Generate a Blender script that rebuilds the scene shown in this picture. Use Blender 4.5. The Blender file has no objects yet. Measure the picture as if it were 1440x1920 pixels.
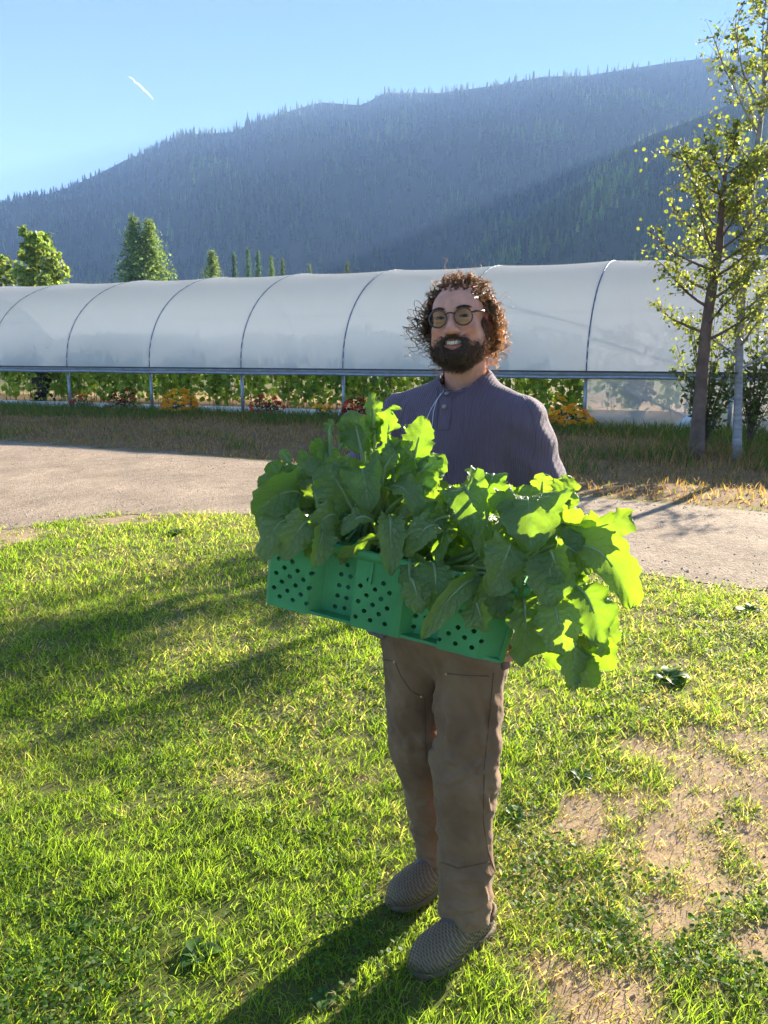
import bpy, math, random
import numpy as np
from mathutils import Vector
from mathutils.geometry import delaunay_2d_cdt
from mathutils.bvhtree import BVHTree

SC = bpy.context.scene
COL = SC.collection
rng = np.random.default_rng(11)
random.seed(5)

# ------------------------------------------------------------------ camera
PITCH = math.atan(300 / 1500)
CT, ST = math.cos(PITCH), math.sin(PITCH)
CAMH = 1.55
cam_d = bpy.data.cameras.new('camera')
cam = bpy.data.objects.new('camera', cam_d)
COL.objects.link(cam)
cam.location = (0, 0, CAMH)
cam.rotation_euler = (math.pi / 2 - PITCH, 0, 0)
cam_d.sensor_fit = 'VERTICAL'
cam_d.sensor_height = 24
cam_d.lens = 24 * 1500 / 1920
cam_d.clip_start = 0.05
cam_d.clip_end = 40000
SC.camera = cam

# ------------------------------------------------------------------ sky and sun
SUN_AZ, SUN_EL = math.radians(40), math.radians(19.2)   # azimuth clockwise from +Y
w = bpy.data.worlds.new('World')
SC.world = w
w.use_nodes = True
wn = w.node_tree
for n in list(wn.nodes):
    wn.nodes.remove(n)
wo = wn.nodes.new('ShaderNodeOutputWorld')
bg = wn.nodes.new('ShaderNodeBackground')
sky = wn.nodes.new('ShaderNodeTexSky')
sky.sky_type = 'NISHITA'
sky.sun_disc = False
sky.sun_elevation = SUN_EL
sky.sun_rotation = SUN_AZ
sky.altitude = 600
sky.air_density = 0.6
sky.dust_density = 0.0
sky.ozone_density = 5.0
bg.inputs['Strength'].default_value = 0.036
wn.links.new(sky.outputs[0], bg.inputs[0])
wn.links.new(bg.outputs[0], wo.inputs[0])

sun_d = bpy.data.lights.new('sun', 'SUN')
sun_d.energy = 5.0
sun_d.angle = math.radians(0.53)
sun_d.color = (1.0, 0.90, 0.74)
sun = bpy.data.objects.new('sun', sun_d)
COL.objects.link(sun)
sdir = Vector((math.sin(SUN_AZ) * math.cos(SUN_EL), math.cos(SUN_AZ) * math.cos(SUN_EL), math.sin(SUN_EL)))
sun.rotation_euler = sdir.to_track_quat('Z', 'Y').to_euler()
sun.location = (30, 50, 40)

SC.view_settings.view_transform = 'Standard'
SC.view_settings.look = 'None'
SC.view_settings.gamma = 1.0
SC.view_settings.use_curve_mapping = False
SC.view_settings.exposure = 2.68
SC.render.engine = 'CYCLES'
cy = SC.cycles
cy.use_denoising = True
cy.use_adaptive_sampling = True
cy.adaptive_threshold = 0.02
cy.max_bounces = 8
cy.diffuse_bounces = 4
cy.glossy_bounces = 3
cy.transmission_bounces = 6
cy.transparent_max_bounces = 12
cy.volume_bounces = 1
cy.caustics_reflective = False
cy.caustics_refractive = False
cy.sample_clamp_indirect = 6

# ------------------------------------------------------------------ helpers
def at(px, py, D):
    u, v = (px - 720) / 1500, (960 - py) / 1500
    return np.array((D * u, D * (CT + v * ST), CAMH + D * (-ST + v * CT)))

def gnd(px, py, z=0.0):
    v = (960 - py) / 1500
    D = (CAMH - z) / (ST - v * CT)
    return at(px, py, D)

def proj(P):
    P = np.asarray(P, float)
    D = P[..., 1] * CT - (P[..., 2] - CAMH) * ST
    return 720 + 1500 * P[..., 0] / D, 960 - 1500 * (P[..., 1] * ST + (P[..., 2] - CAMH) * CT) / D

def wloc(o):
    p = np.zeros(3)
    while o is not None:
        p += np.array(o.location)
        o = o.parent
    return p

def mesh(name, V, F, mats=None, smooth=True, tint=None, midx=None, uv=None):
    """V Nx3, F one array of faces or a list of arrays (tris and quads)."""
    V = np.asarray(V, np.float32)
    Fs = [np.asarray(f, np.int32) for f in (F if isinstance(F, list) else [F]) if len(f)]
    loops = np.concatenate([f.ravel() for f in Fs])
    tot = np.concatenate([np.full(len(f), f.shape[1], np.int32) for f in Fs])
    start = np.concatenate([[0], np.cumsum(tot)[:-1]]).astype(np.int32)
    me = bpy.data.meshes.new(name)
    me.vertices.add(len(V))
    me.vertices.foreach_set('co', V.ravel())
    me.loops.add(len(loops))
    me.loops.foreach_set('vertex_index', loops)
    me.polygons.add(len(tot))
    me.polygons.foreach_set('loop_start', start)
    me.polygons.foreach_set('loop_total', tot)
    if midx is not None:
        me.polygons.foreach_set('material_index', np.asarray(midx, np.int32))
    me.polygons.foreach_set('use_smooth', np.full(len(tot), smooth))
    if tint is not None:
        a = me.attributes.new('tint', 'FLOAT_COLOR', 'POINT')
        t = np.ones((len(V), 4), np.float32)
        t[:, :tint.shape[1]] = tint
        a.data.foreach_set('color', t.ravel())
    if uv is not None:
        a = me.attributes.new('leafuv', 'FLOAT_VECTOR', 'POINT')
        t = np.zeros((len(V), 3), np.float32)
        t[:, :uv.shape[1]] = uv
        a.data.foreach_set('vector', t.ravel())
    me.update(calc_edges=True)
    me.validate()
    for m in (mats if isinstance(mats, (list, tuple)) else [mats]):
        if m is not None:
            me.materials.append(m)
    return me

def obj(name, me, parent=None, loc=(0, 0, 0), **kw):
    o = bpy.data.objects.new(name, me)
    COL.objects.link(o)
    o.location = loc
    if parent is not None:
        o.parent = parent
    for k, v in kw.items():
        o[k] = v
    return o

def mk(name, V, F, m, parent=None, **kw):
    """mesh object with world coordinates baked in, placed under parent."""
    ek = {k: kw.pop(k) for k in list(kw) if k in ('label', 'category', 'group', 'kind')}
    V = np.asarray(V, float)
    if parent is not None:
        V = V - wloc(parent)
    return obj(name, mesh(name, V, F, m, **kw), parent, **ek)

def thing(name, loc, label, category, group=None, rz=0):
    o = obj(name, None, None, tuple(loc), label=label, category=category)
    o.rotation_euler = (0, 0, rz)
    if group:
        o['group'] = group
    return o

class MB:
    """collects simple shapes into one mesh"""
    def __init__(s):
        s.v, s.q, s.t, s.n = [], [], [], 0
    def add(s, V, q=None, t=None):
        V = np.asarray(V, float).reshape(-1, 3)
        s.v.append(V)
        if q is not None and len(q):
            s.q.append(np.asarray(q) + s.n)
        if t is not None and len(t):
            s.t.append(np.asarray(t) + s.n)
        s.n += len(V)
    def box(s, c, d, R=None):
        c, d = np.array(c, float), np.array(d, float) / 2
        V = np.array([(x, y, z) for x in (-1, 1) for y in (-1, 1) for z in (-1, 1)]) * d
        if R is not None:
            V = V @ np.asarray(R).T
        s.add(V + c, [(0, 1, 3, 2), (4, 6, 7, 5), (0, 4, 5, 1), (2, 3, 7, 6), (0, 2, 6, 4), (1, 5, 7, 3)])
    def tube(s, pts, r, n=6, cap=True):
        P = np.asarray(pts, float)
        r = np.broadcast_to(np.asarray(r, float), (len(P),))
        T = np.gradient(P, axis=0)
        T /= np.linalg.norm(T, axis=1)[:, None] + 1e-12
        a = np.array((0, 0, 1.)) if abs(T[0][2]) < .9 else np.array((1., 0, 0))
        rings = []
        for i in range(len(P)):
            b = a - T[i] * (a @ T[i])
            b /= np.linalg.norm(b) + 1e-12
            c = np.cross(T[i], b)
            a = b
            th = np.arange(n) * 2 * math.pi / n
            rings.append(P[i] + r[i] * (np.cos(th)[:, None] * b + np.sin(th)[:, None] * c))
        V = np.concatenate(rings)
        i = np.arange(len(P) - 1)[:, None] * n
        k = np.arange(n)[None]
        k2 = (k + 1) % n
        q = np.stack([i + k, i + k2, i + n + k2, i + n + k], -1).reshape(-1, 4)
        t = None
        if cap:
            V = np.concatenate([V, P[:1], P[-1:]])
            c0, c1 = len(P) * n, len(P) * n + 1
            e = (len(P) - 1) * n
            t = [(c0, (j + 1) % n, j) for j in range(n)] + [(c1, e + j, e + (j + 1) % n) for j in range(n)]
        s.add(V, q, t)
    def ball(s, c, r, n=8, m=6):
        r = np.broadcast_to(np.asarray(r, float), (3,))
        th = np.linspace(0, math.pi, m + 1)
        V = np.array([(math.sin(a) * math.cos(b), math.sin(a) * math.sin(b), math.cos(a))
                      for a in th for b in np.arange(n) * 2 * math.pi / n]) * r + np.asarray(c)
        q = [(i * n + j, (i + 1) * n + j, (i + 1) * n + (j + 1) % n, i * n + (j + 1) % n) for i in range(m) for j in range(n)]
        s.add(V, q)
    def get(s):
        return np.concatenate(s.v), [np.concatenate(x) for x in (s.q, s.t) if x]
    def mk(s, name, m, parent=None, **kw):
        V, F = s.get()
        return mk(name, V, F, m, parent, **kw)

# value noise
_T = np.random.default_rng(3).random((64, 64, 64)).astype(np.float32)
def noise(P, f=1.0, octv=1, seed=0):
    """fractal value noise in 0..1 of points (...,3) or (...,2)"""
    P = np.asarray(P, float)
    if P.shape[-1] == 2:
        P = np.concatenate([P, np.zeros(P.shape[:-1] + (1,))], -1)
    P = P * np.asarray(f) + seed * 17.31
    tot, amp, s = 0, 1.0, 0
    for o in range(octv):
        i = np.floor(P).astype(int)
        t = P - i
        t = t * t * (3 - 2 * t)
        i &= 63
        j = (i + 1) & 63
        x0, y0, z0, x1, y1, z1 = i[..., 0], i[..., 1], i[..., 2], j[..., 0], j[..., 1], j[..., 2]
        tx, ty, tz = t[..., 0], t[..., 1], t[..., 2]
        a = _T[x0, y0, z0] * (1 - tx) + _T[x1, y0, z0] * tx
        b = _T[x0, y1, z0] * (1 - tx) + _T[x1, y1, z0] * tx
        c = _T[x0, y0, z1] * (1 - tx) + _T[x1, y0, z1] * tx
        d = _T[x0, y1, z1] * (1 - tx) + _T[x1, y1, z1] * tx
        tot = tot + amp * ((a * (1 - ty) + b * ty) * (1 - tz) + (c * (1 - ty) + d * ty) * tz)
        s += amp
        amp *= .5
        P = P * 2.03 + 5.7
    return tot / s

def sstep(a, b, x):
    t = np.clip((x - a) / (b - a), 0, 1)
    return t * t * (3 - 2 * t)

# ------------------------------------------------------------------ materials
def mat(name, col, rough=.7, var=.15, scale=6, bump=0, bscale=60, trans=0, tcol=None, spec=.3, metal=0,
        attr=False, col2=None, transp=0, sheen=0, stretch=None, bstretch=None, detail=4, bdist=.01):
    m = bpy.data.materials.new(name)
    m.use_nodes = True
    nt = m.node_tree
    N, L = nt.nodes, nt.links
    b = N['Principled BSDF']
    out = N['Material Output']
    tc = N.new('ShaderNodeTexCoord')
    def mp(st):
        if st is None:
            return tc.outputs['Object']
        q = N.new('ShaderNodeMapping')
        q.inputs['Scale'].default_value = st
        L.new(tc.outputs['Object'], q.inputs[0])
        return q.outputs[0]
    no = N.new('ShaderNodeTexNoise')
    no.inputs['Scale'].default_value = scale
    no.inputs['Detail'].default_value = detail
    L.new(mp(stretch), no.inputs['Vector'])
    mx = N.new('ShaderNodeMix')
    mx.data_type = 'RGBA'
    rp = N.new('ShaderNodeMapRange')
    rp.inputs[1].default_value, rp.inputs[2].default_value = .3, .7
    L.new(no.outputs['Fac'], rp.inputs[0])
    L.new(rp.outputs[0], mx.inputs[0])
    c2 = col2 or [min(1, c * (1 + var)) for c in col]
    c1 = col if col2 else [c * (1 - var) for c in col]
    mx.inputs[6].default_value = (*c1, 1)
    mx.inputs[7].default_value = (*c2, 1)
    cout = mx.outputs[2]
    if attr:
        at_ = N.new('ShaderNodeAttribute')
        at_.attribute_name = 'tint'
        mm = N.new('ShaderNodeMix')
        mm.data_type = 'RGBA'
        mm.blend_type = 'MULTIPLY'
        mm.inputs[0].default_value = 1
        L.new(cout, mm.inputs[6])
        L.new(at_.outputs['Color'], mm.inputs[7])
        cout = mm.outputs[2]
    L.new(cout, b.inputs['Base Color'])
    b.inputs['Roughness'].default_value = rough
    b.inputs['Specular IOR Level'].default_value = spec
    b.inputs['Metallic'].default_value = metal
    if sheen:
        b.inputs['Sheen Weight'].default_value = sheen
        b.inputs['Sheen Roughness'].default_value = .5
    if bump:
        nb = N.new('ShaderNodeTexNoise')
        nb.inputs['Scale'].default_value = bscale
        nb.inputs['Detail'].default_value = 3
        L.new(mp(bstretch), nb.inputs['Vector'])
        bp = N.new('ShaderNodeBump')
        bp.inputs['Strength'].default_value = bump
        bp.inputs['Distance'].default_value = bdist
        L.new(nb.outputs['Fac'], bp.inputs['Height'])
        L.new(bp.outputs[0], b.inputs['Normal'])
    sh = b.outputs[0]
    if trans:
        tr = N.new('ShaderNodeBsdfTranslucent')
        if tcol is not None:
            tr.inputs[0].default_value = (*tcol, 1)
            if attr:
                m2 = N.new('ShaderNodeMix')
                m2.data_type = 'RGBA'
                m2.blend_type = 'MULTIPLY'
                m2.inputs[0].default_value = 1
                m2.inputs[6].default_value = (*tcol, 1)
                L.new(at_.outputs['Color'], m2.inputs[7])
                L.new(m2.outputs[2], tr.inputs[0])
        else:
            L.new(cout, tr.inputs[0])
        ms = N.new('ShaderNodeMixShader')
        ms.inputs[0].default_value = trans
        L.new(sh, ms.inputs[1])
        L.new(tr.outputs[0], ms.inputs[2])
        sh = ms.outputs[0]
    if transp:
        tp = N.new('ShaderNodeBsdfTransparent')
        ms = N.new('ShaderNodeMixShader')
        ms.inputs[0].default_value = transp
        L.new(sh, ms.inputs[1])
        L.new(tp.outputs[0], ms.inputs[2])
        sh = ms.outputs[0]
    L.new(sh, out.inputs['Surface'])
    return m
# ------------------------------------------------------------------ ground, road, mountains
NEARX = [-40, -8, -3.35, -2.5, -1.2, 1.75, 2.5, 6, 12, 40]
NEARY = [22, 8.4, 6.9, 7.6, 7.6, 5.5, 5.05, 2.6, -1, -18]
FARX = [-40, -6.8, -1.85, 2.1, 3.74, 12, 40]
FARY = [31, 14.1, 11.5, 8.6, 7.7, 3.2, -12]
def road_near(x):
    return np.interp(x, NEARX, NEARY)
def road_far(x):
    return np.interp(x, FARX, FARY)
def edge_n(x, s):
    return (noise(np.stack([x, x * 0 + s], -1), 1.3, 3) - .5) * .55
def roadmask(x, y):
    n = road_near(x) + edge_n(x, 3.3)
    f = road_far(x) + edge_n(x, 8.1) * .8
    return sstep(-.15, .15, y - n) * sstep(-.15, .15, f - y)
def zg(x, y):
    P = np.stack([x, y], -1)
    near = np.exp(-((x / 30) ** 2 + ((y - 5) / 30) ** 2))
    fl = sstep(.0, .8, np.maximum(road_near(x) - y, y - road_far(x)))
    return ((noise(P, .9, 2) - .5) * .07 + (noise(P, 5.5, 2, 4) - .5) * .022) * near * fl

# bare, trodden patches of the lawn: px, py, radius
BARE = [(1370, 1470, .30), (1290, 1560, .26), (1430, 1560, .3), (1180, 1500, .16), (1100, 1540, .1), (1220, 1600, .12),
        (1110, 1880, .17), (1040, 1820, .08), (1380, 1390, .16), (1240, 1720, .1), (1420, 1760, .1), (1210, 1400, .1),
        (1170, 1890, .1), (1330, 1640, .15), (60, 960, .5), (230, 975, .3), (30, 1010, .4), (1300, 1700, .08)]
BAREP = [(gnd(a, b)[0], gnd(a, b)[1], r) for a, b, r in BARE]
BAREP = [(a, b, r * .85) for a, b, r in BAREP]
def bare(x, y):
    P = np.stack([x, y], -1)
    n = noise(P, 7.0, 3, 1)
    m = np.zeros_like(x)
    for bx, by, r in BAREP:
        d = np.hypot(x - bx, (y - by)) / r
        m = np.maximum(m, sstep(1.25, .55, d + (n - .5) * 2.6 + (noise(P, 22, 2, 3) - .5) * 1.3))
    m = np.maximum(m, sstep(.74, .82, noise(P, 2.2, 3, 7)) * .5)
    return m
def dry(x, y):
    """0 lush .. 1 straw coloured"""
    P = np.stack([x, y], -1)
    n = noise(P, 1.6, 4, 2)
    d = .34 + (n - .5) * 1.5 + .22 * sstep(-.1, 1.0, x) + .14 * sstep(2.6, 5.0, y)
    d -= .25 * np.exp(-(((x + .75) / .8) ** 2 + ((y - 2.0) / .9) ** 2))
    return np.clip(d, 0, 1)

def grow(a, b, s0, g):
    out, s = [], s0
    while a < b:
        out.append(a)
        a += s
        s *= g
    return out
xs = np.array([-v for v in grow(6, 4600, .09, 1.17)][::-1] + list(np.arange(-5.94, 5.95, .066)) + grow(6, 4600, .09, 1.17))
ys = np.array([-v for v in grow(0.3, 800, .12, 1.2)][::-1] + list(np.arange(-.2, 9.0, .066)) + grow(9.02, 4600, .08, 1.09))
X, Y = np.meshgrid(xs, ys, indexing='ij')
x, y = X.ravel(), Y.ravel()
Z = zg(x, y)
nx, ny = len(xs), len(ys)
i = np.arange(nx - 1)[:, None] * ny + np.arange(ny - 1)[None]
F = np.stack([i, i + ny, i + ny + 1, i + 1], -1).reshape(-1, 4)
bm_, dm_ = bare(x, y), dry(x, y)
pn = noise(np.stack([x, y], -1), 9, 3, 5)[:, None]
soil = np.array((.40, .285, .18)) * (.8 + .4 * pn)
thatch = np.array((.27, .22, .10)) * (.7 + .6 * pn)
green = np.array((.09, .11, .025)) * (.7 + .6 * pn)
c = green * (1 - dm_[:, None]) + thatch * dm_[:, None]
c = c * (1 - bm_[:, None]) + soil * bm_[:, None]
strip = sstep(0, .5, y - road_far(x))[:, None] * sstep(40, 22, y)[:, None]
c = c * (1 - strip) + strip * (np.array((.26, .16, .08)) * (.6 + .8 * pn))
rm = roadmask(x, y)[:, None]
c = c * (1 - rm) + rm * np.array((.46, .36, .26))
far = sstep(30, 60, np.hypot(x, y))[:, None]
c = c * (1 - far) + far * np.array((.08, .10, .035))
m_ground = mat('ground_soil', (1, 1, 1),   .95, .25, 30, .2, 90, attr=True, spec=.1)
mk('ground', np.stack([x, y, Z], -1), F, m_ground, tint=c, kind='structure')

# gravel road as its own sheet
def road_sheet():
    cx = np.concatenate([np.linspace(-38, -9, 60), np.arange(-8.9, 9.0, .09), np.linspace(9.1, 38, 60)])
    t = np.linspace(0, 1, 34)
    n = road_near(cx) + edge_n(cx, 3.3)
    f = road_far(cx) + edge_n(cx, 8.1) * .8
    y = n[:, None] + (f - n)[:, None] * t
    x = np.repeat(cx[:, None], len(t), 1)
    P = np.stack([x, y], -1)
    z = np.maximum(zg(x, y), -.002) + .004 + (noise(P, 3.0, 3, 9) * .02) * (np.sin(t * math.pi))[None]
    i = np.arange(len(cx) - 1)[:, None] * len(t) + np.arange(len(t) - 1)[None]
    F = np.stack([i, i + len(t), i + len(t) + 1, i + 1], -1).reshape(-1, 4)
    pn = noise(P, 2.2, 4, 3)[..., None] * .5 + noise(P, 14, 3, 6)[..., None] * .5
    c = np.array((.42, .325, .232)) * (.45 + 1.05 * pn)
    mk('road', np.stack([x, y, z], -1).reshape(-1, 3), F, mat('gravel_dust', (1, 1, 1), .95, .42, 28, 1.0, 60, attr=True, spec=.1),
       tint=c.reshape(-1, 3), kind='structure')
road_sheet()

# mountains -----------------------------------------------------------------
RIDGE = [(-1500, 652), (-1250, 560), (-900, 470), (-300, 420), (0, 392), (60, 372), (130, 350), (190, 322), (240, 296), (330, 268), (360, 250), (440, 246),
         (470, 232), (540, 208), (600, 190), (680, 196), (720, 172), (830, 172), (920, 160), (1020, 142), (1100, 140),
         (1180, 127), (1280, 112), (1440, 97), (1700, 95), (2200, 130), (2500, 260), (2900, 650)]
SPUR = [(560, 640), (700, 600), (800, 540), (880, 478), (940, 440), (1000, 398), (1060, 355), (1100, 322), (1160, 284), (1220, 250), (1290, 226),
        (1360, 196), (1440, 166), (1600, 140), (2000, 150), (2400, 300), (2800, 650)]
def hill(name, prof, Y0, Y1, cols, rows, bumps, seed):
    prof = np.array(prof, float)
    px = np.linspace(prof[0, 0], prof[-1, 0], cols)
    py = np.interp(px, prof[:, 0], prof[:, 1])
    u, v = (px - 720) / 1500, (960 - py) / 1500
    den = CT + v * ST
    xr = u / den
    sl = (-ST + v * CT) / den
    s = np.concatenate([np.linspace(0, 1, rows), np.linspace(1.06, 1.7, 10)])
    Yr = Y1 * (1 + .06 * np.sin(px / 330 + seed))
    Yg = Y0 + (Yr[:, None] - Y0) * s[None]
    Xg = xr[:, None] * Yg
    zr = np.maximum(sl * Yr, -3)
    prf = np.where(s <= 1, s ** 1.12, 1 - .5 * (s - 1))
    Zg = zr[:, None] * prf[None]
    P = np.stack([Xg, Yg], -1)
    # gullies and ribs running down the slope
    g = noise(np.stack([Xg / 170 + Yg / 420, Yg / 900], -1), 1, 3, seed) - .5
    g2 = noise(P, 1 / 70, 3, seed + 1) - .5
    win = np.clip(np.sin(np.clip(s, 0, 1) * math.pi), 0, 1)[None] ** .8
    Zg = Zg + (g * 2 * bumps + g2 * bumps * .5) * win * np.clip(zr[:, None] / 200, 0, 1.5)
    V = np.stack([Xg, Yg, Zg], -1)
    n2 = len(s)
    i = np.arange(cols - 1)[:, None] * n2 + np.arange(n2 - 1)[None]
    F = np.stack([i, i + n2, i + n2 + 1, i + 1], -1).reshape(-1, 4)
    m = mat(name + '_slope', (.035, .05, .018), .95, .4, .02, col2=(.075, .075, .03), spec=.05)
    mk(name, V.reshape(-1, 3), F, m, kind='structure')
    return V

def conifer_templates(k=6):
    out = []
    r = np.random.default_rng(9)
    for q in range(k):
        V, T = [], []
        tiers = 5
        for j in range(tiers):
            z0 = .06 + j * .17
            z1 = min(1.0, z0 + .30)
            rad = .17 * (1 - z0) ** .85 + .008
            n = 6
            b = len(V)
            ph = r.random() * 6
            for a in range(n):
                th = ph + a * 2 * math.pi / n
                rr = rad * r.uniform(.6, 1.25)
                V.append((rr * math.cos(th), rr * math.sin(th), z0 - r.uniform(0, .05)))
            V.append((0, 0, z1))
            T += [(b + a, b + (a + 1) % n, b + n) for a in range(n)]
        out.append((np.array(V), np.array(T)))
    return out
CT_ = conifer_templates()
def forest(name, G, count, label, smin, smax, seed):
    r = np.random.default_rng(seed)
    nc, nr = G.shape[:2]
    rows = nr - 9
    # density even over the slope as seen, a little thicker along the ridge
    ci = r.random(count) * (nc - 1.001)
    ri = r.random(count) ** .9 * (rows - 1.001)
    k = count // 5
    ri[:k] = rows - 1.4 + r.random(k) * .9
    keep = noise(np.stack([ci / 5, ri / 3], -1), 1, 2, seed) > .22
    ci, ri = ci[keep], ri[keep]
    a, b = ci.astype(int), ri.astype(int)
    fa, fb = (ci - a)[:, None], (ri - b)[:, None]
    P = (G[a, b] * (1 - fa) + G[a + 1, b] * fa) * (1 - fb) + (G[a, b + 1] * (1 - fa) + G[a + 1, b + 1] * fa) * fb
    h = r.uniform(smin, smax, len(P)) * (.75 + .9 * sstep(.5, .75, noise(np.stack([ci / 14, ri / 7], -1), 1, 2, seed + 5)) * (ri < rows - 4)) * (1 + .25 * (r.random(len(P)) < .1))
    rg = ri > rows - 1.5
    h = np.where(rg, (smin + smax) / 2 * r.uniform(.6, 1.0, len(P)), h)
    wd = h * r.uniform(.75, 1.25, len(P))
    th = r.random(len(P)) * 6.28
    tp = r.integers(0, len(CT_), len(P))
    Vs, Ts, Cs, n = [], [], [], 0
    for q, (TV, TT) in enumerate(CT_):
        sel = np.nonzero(tp == q)[0]
        c, s = np.cos(th[sel])[:, None], np.sin(th[sel])[:, None]
        x = (TV[:, 0] * c - TV[:, 1] * s) * wd[sel][:, None] + P[sel, 0][:, None]
        y = (TV[:, 0] * s + TV[:, 1] * c) * wd[sel][:, None] + P[sel, 1][:, None]
        z = TV[:, 2] * h[sel][:, None] + P[sel, 2][:, None] - .5
        Vs.append(np.stack([x, y, z], -1).reshape(-1, 3))
        Ts.append((TT[None] + (np.arange(len(sel)) * len(TV))[:, None, None]).reshape(-1, 3) + n)
        t = r.uniform(.5, 1.5, (len(sel), 1)) * np.array((1, 1, 1)) + r.uniform(0, .5, (len(sel), 1)) * np.array((1, .7, .1)) * (r.random((len(sel), 1)) < .3)
        t = t * (1 + np.array((1.1, .9, .6))[None] * sstep(.50, .66, noise(np.stack([ci[sel] / 9, ri[sel] / 6], -1), 1, 3, seed + 8))[:, None])  # patches of sunlit trees, painted into the tint as lighter, warmer colour
        Cs.append(np.repeat(t, len(TV), 0))
        n += len(sel) * len(TV)
    m = mat(name + '_needles', (.045, .075, .022), .8, .2, .05, trans=.45, tcol=(.34, .42, .10), attr=True, spec=.1)
    mk(name, np.concatenate(Vs), np.concatenate(Ts), m, smooth=False, tint=np.concatenate(Cs), label=label, category='forest', kind='stuff')
GM = hill('mountain', RIDGE, 700, 1750, 260, 46, 75, 1)
GS = hill('foothill', SPUR, 420, 850, 160, 36, 18, 4)
vis = (np.linspace(RIDGE[0][0], RIDGE[-1][0], 260) > -700) & (np.linspace(RIDGE[0][0], RIDGE[-1][0], 260) < 2200)
forest('mountain_forest', GM[vis], 19000, 'hazy blue conifer forest covering the high mountain slope', 11, 24, 21)
vis = np.linspace(SPUR[0][0], SPUR[-1][0], 160) < 2200
forest('foothill_forest', GS[vis], 8000, 'darker conifer forest on the nearer spur at right', 7, 14, 22)

# the air
def haze():
    b = MB()
    b.box((0, 2000, 374), (9800, 6200, 750))
    m = bpy.data.materials.new('haze_air')
    m.use_nodes = True
    nt = m.node_tree
    for n in list(nt.nodes):
        nt.nodes.remove(n)
    o = nt.nodes.new('ShaderNodeOutputMaterial')
    v = nt.nodes.new('ShaderNodeVolumePrincipled')
    v.inputs['Color'].default_value = (.38, .59, 1, 1)
    v.inputs['Density'].default_value = HAZE
    v.inputs['Anisotropy'].default_value = .0
    nt.links.new(v.outputs[0], o.inputs['Volume'])
    b.mk('haze', m, kind='stuff', label='thin blue haze filling the valley air', category='haze')
HAZE = 2.5e-4
haze()

# vapour trail high up, outside the haze
def contrail():
    a, b = at(243, 143, 14000), at(288, 186, 14000)
    t = np.linspace(0, 1, 14)[:, None]
    P = a * (1 - t) + b * t + (noise(np.stack([t[:, 0] * 9, t[:, 0]], -1), 1, 2)[:, None] - .5) * 40
    m = MB()
    m.tube(P, 4 + 14 * np.sin(np.linspace(.12, 1, 14) * math.pi * .93), 8)
    m.mk('vapour_trail', mat('vapour', (.9, .92, .95), 1, .02, trans=.5, transp=.72), label='short white vapour trail high in the blue sky', category='vapour trail')
contrail()
# ------------------------------------------------------------------ greenhouse
GD = np.array((math.cos(math.radians(23)), -math.sin(math.radians(23)), 0))   # along the near wall, to the right
GN = np.array((math.sin(math.radians(23)), math.cos(math.radians(23)), 0))    # away from the camera
GP5 = np.array((4.22, 16.95, 0))                                              # foot of the post left of the closed bay
BAY, RAILZ, GW, GRISE = 2.82, 1.14, 8.0, 2.60
def gpt(k, s, z):
    """k bays along (5 = the post at the closed bay), s metres in from the near wall"""
    return GP5 + GD * (k - 5) * BAY + GN * s + np.array((0, 0, z))
def arch(th):
    return GW / 2 - GW / 2 * np.cos(th), RAILZ + GRISE * np.sin(th) ** .92
K0, K1 = -3, 8
film = mat('greenhouse_film', (.60, .65, .69), .35, .06, .5, trans=.66, tcol=(.88, .92, .96), spec=.6, transp=.022, bump=.12, bscale=2.2, bdist=.05)
film_side = mat('greenhouse_side_film', (.6, .63, .62), .4, .08, 1.2, trans=.45, tcol=(.8, .86, .86), spec=.5, transp=.38, bump=.25, bscale=3, bdist=.05)
galv = mat('galvanised_tube', (.36, .39, .41), .45, .15, 12, metal=.6)
dark_bar = mat('dark_batten', (.10, .10, .10), .7, .3, 9)
wood_bar = mat('weathered_board', (.33, .32, .29), .8, .2, 4, .3, 40)
G = thing('greenhouse', gpt(2, 4, 0), 'long white film tunnel greenhouse with open sides behind the gravel road', 'greenhouse')
# roof film: sags a little between the hoops, one sheet per bay so that each is a panel of its own
th = np.linspace(0, math.pi, 41)
for k in range(K0, K1):
    kk = np.linspace(k, k + 1, 13)
    sag = -.045 * np.sin((kk - k) * math.pi) ** .8
    s_, z_ = arch(th)
    nrm = np.stack([-np.cos(th) * GRISE, np.sin(th) * GW / 2], -1)
    nrm /= np.linalg.norm(nrm, axis=1)[:, None]
    V = np.array([gpt(a, s_[j] + nrm[j, 0] * g * np.sin(th[j]) ** .5, z_[j] + nrm[j, 1] * g * np.sin(th[j]) ** .5) for a, g in zip(kk, sag) for j in range(len(th))])
    i = np.arange(12)[:, None] * 41 + np.arange(40)[None]
    mk('roof_film', V, np.stack([i, i + 41, i + 42, i + 1], -1).reshape(-1, 4), film, G)
hoop_m = mat('hoop_tube', (.13, .16, .22), .5, .15, 12, metal=.3)
for k in range(K0, K1 + 1):
    b = MB()
    s_, z_ = arch(np.linspace(0, math.pi, 33))
    c = np.array((GW / 2, RAILZ))
    b.tube([gpt(k, c[0] + (s - c[0]) * .9965, c[1] + (z - c[1]) * .9965) for s, z in zip(s_, z_)], .018, 8)
    b.mk('hoop', hoop_m, G)
    for s in (0.03, GW - .03):
        b = MB()
        b.tube([gpt(k, s, -.1), gpt(k, s, RAILZ - .05)], .042, 10)
        b.mk('post', galv, G)
R23 = np.array([GD, GN, (0, 0, 1)]).T
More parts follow.
